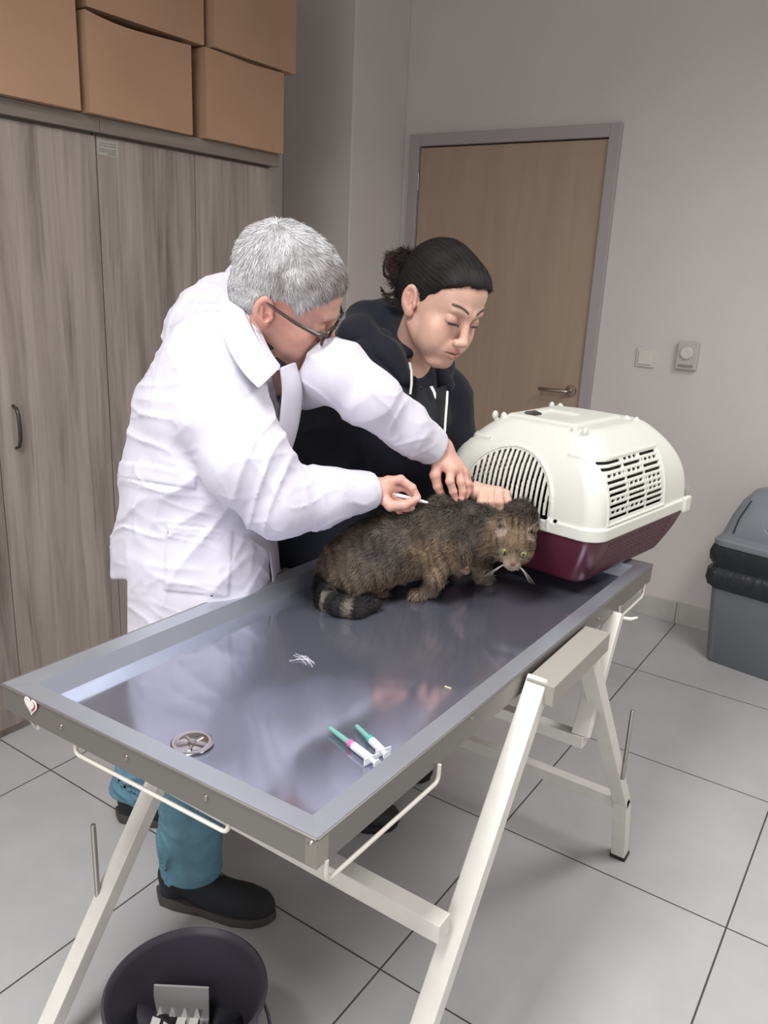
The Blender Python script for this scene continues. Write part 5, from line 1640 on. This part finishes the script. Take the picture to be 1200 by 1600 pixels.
    for (a, b, c, e) in (((622, 455), (606, 462), (597, 456), (594, 448)), ((618, 440), (602, 432), (598, 418), (603, 405)), ((630, 468), (612, 470), (600, 464), (596, 458)), ((640, 405), (636, 394), (628, 388), (620, 390)), ((626, 402), (612, 396), (605, 402), (600, 412)), ((640, 475), (625, 478), (612, 474), (603, 468))):
        for k in range(7):
            jj = rs.randn(4, 2)*2.4
            pts = [px(p[0]+jj[i, 0], p[1]+jj[i, 1], 1.865+.006*rs.randn()) for i, p in enumerate((a, b, c, e))]
            cm.tube(pts, [.0012, .0011, .0009, .0004], 5)
    part(cm, 'loose_curls', mat('loose_curl_brown', '#241917', .4), wo, local=False)
    def hp(x, y, z): return HD+HR @ (np.array([x, y, z])*SCL)
    er_ = MB().lathe([(0, -.003), (.0028, -.002), (.0034, 0), (.0028, .002), (0, .003)], 14, Matrix.Translation(hp(-.0755, -.010, -.044)))
    part(er_, 'earring', mat('gold', '#c49a4a', .2, 1.0), wo, local=False)
    # lashes
    for sx in (-1, 1):
        n = 60; t = rs.rand(n); b = np.stack([sx*(.018+.026*t), .0905-.007*t, np.full(n, -.0068)], 1)
        Pb = HD+(b*SCL) @ HR.T; dv = np.stack([sx*(.2+.5*t), np.full(n, 1.0), np.full(n, -.75)], 1) @ HR.T
        Bv, Bf, Bc = blades(Pb, dv, dv, np.full(n, .006), np.full(n, .0006), rs, np.tile(HR[:, 2], (n, 1)), np.tile([.01, .008, .008], (n, 1)))
        np_mesh('eyelashes', Bv, Bf, m_h, wo, Bc, smooth=False)
    # ---- hoodie
    def hood(P):
        P = P.astype(f32)
        d = su(chain(P, [px(490, 900, 2.00), px(545, 780, 1.97), px(590, 680, 1.94), px(612, 600, 1.93)], [.150, .150, .140, .105], .05),
               chain(P, [px(520, 900, 2.14), px(600, 780, 2.10), px(645, 680, 2.06), px(668, 610, 2.03)], [.150, .140, .120, .085], .05), .06)
        d = su(d, cap(P, px(580, 560, 1.90), px(560, 545, 1.92), .075, .07), .04)
        d = su(d, chain(P, [px(500, 860, 2.03), px(505, 760, 2.01), px(520, 680, 1.99), px(565, 620, 1.96)], [.13, .12, .11, .08], .04), .05)
        d = d-.006*ridged(np.stack([(P @ A(RGT))*7+noise(P, 5, 3)*.7, (P @ A(UPV))*12, (P @ A(FWD))*6], 1), 1, 23)**2+.003-.003*noise(P, 14, 5)
        sr = chain(P, [rsh, px(590, 650, 1.83), rel, px(680, 752, 1.80), px(718, 765, 1.775)], [.078, .072, .060, .050, .040], .02)
        sl = chain(P, [lsh, px(700, 690, 2.03), lel, px(704, 820, 1.93), px(708, 850, 1.87)], [.070, .066, .055, .046, .040], .02)
        e = np.minimum(sr, sl)-.004*ridged(P*A((16, 16, 22)), 1, 29)**2+.002
        d = su(d, e, .02)
        # open neck in front
        d = ss(d, cap(P, px(672, 560, 1.86), px(668, 600, 1.84), .055, .040), .01)
        d = ss(d, ell(P, px(665, 520, 1.86), (.075, .085, .07)), .012)
        d = np.maximum(d, .78-P[:, 2])
        return d.astype(f32)
    m_hood = mat('black_fleece', '#141824', .9, bump=.12, bscale=120, sheen=.1)
    Vc, Qc = field_mesh(hood, (-.95, .05, .76), (.15, 1.05, 1.50), .0050, 4, 1.6)
    np_mesh('hoodie', Vc, Qc, m_hood, wo)['label'] = 'black hoodie with white drawstrings'
    def hoodback(P):
        P = P.astype(f32)
        d = chain(P, [px(655, 520, 1.98), px(610, 497, 1.97), px(570, 500, 1.95), px(560, 530, 1.88), px(600, 560, 1.84), px(632, 590, 1.82)], [.030, .036, .038, .042, .036, .020], .03)
        d = su(d, chain(P, [px(655, 520, 1.98), px(690, 570, 1.96), px(696, 600, 1.92)], [.030, .026, .018], .03), .02)
        d = su(d, cap(P, px(605, 500, 1.93), px(640, 545, 1.87), .03, .018), .03)
        d = d-.005*ridged(P*A((14, 14, 20)), 1, 37)**2-.002*noise(P, 30, 3)
        d = ss(d, head_field(hq(P), True)-.004, .006)
        return d.astype(f32)
    Vb, Qb = field_mesh(hoodback, (-.75, .10, 1.10), (.10, .95, 1.50), .0036, 4, 1.5)
    np_mesh('hood', Vb, Qb, m_hood, wo)
    S_ = lambda pts: [px(*p) for p in pts]
    m_tee = mat('black_tee', '#101217', .85)
    ribbon(S_([(648, 585, 1.835), (662, 603, 1.82), (680, 606, 1.83), (697, 600, 1.86)]), S_([(640, 660, 1.80), (660, 670, 1.79), (685, 672, 1.80), (706, 665, 1.84)]), .006, 'tee_shirt', m_tee, wo)
    ms = mat('white_cord', '#d9d9d6', .7)
    part(MB().tube(S_([(640, 567, 1.800), (643, 580, 1.790), (643, 600, 1.783), (641, 616, 1.785)]), .0028, 8), 'drawstring', ms, wo, local=False)
    part(MB().tube(S_([(699, 612, 1.815), (698, 630, 1.795), (696, 655, 1.785), (694, 690, 1.780)]), .0028, 8), 'drawstring', ms, wo, local=False)
    ribbon(S_([(671, 604, 1.808), (676, 613, 1.805), (679, 622, 1.803)]), S_([(676, 603, 1.808), (681, 614, 1.806), (681, 624, 1.803)]), .003, 'shirt_print', ms, wo)
    part(MB().lathe([(0, -.0025), (.0025, 0), (0, .0025)], 12, Matrix.Translation(px(658, 605, 1.812))), 'pendant', m_chrome, wo, local=False)
    # ---- trousers and shoes
    m_tr = mat('black_trousers', '#17181c', .85)
    def tr(P):
        P = P.astype(f32)
        d = su(chain(P, [pel+np.array([0, -.05, -.08]), kR, footR], [.11, .078, .062], .03), chain(P, [pel+np.array([0, .07, -.08]), kL, footL], [.11, .078, .062], .03), .03)
        d = d-.004*ridged(P*A((8, 8, 24)), 1, 39)**2
        return np.maximum(np.maximum(d, P[:, 2]-.80), .085-P[:, 2]).astype(f32)
    Vt, Qt = field_mesh(tr, (-.85, .20, .05), (-.2, .85, .85), .007, 4, 1.5)
    np_mesh('trousers', Vt, Qt, m_tr, wo)
    m_sh = mat('black_shoe', '#191a1d', .6)
    shoe(wo, (-.458, .30), (-.232, .420), m_sh, m_sh, .256, .92)
    shoe(wo, (-.52, .60), (-.27, .66), m_sh, m_sh, .256, .92)
    return wo
woman_build()
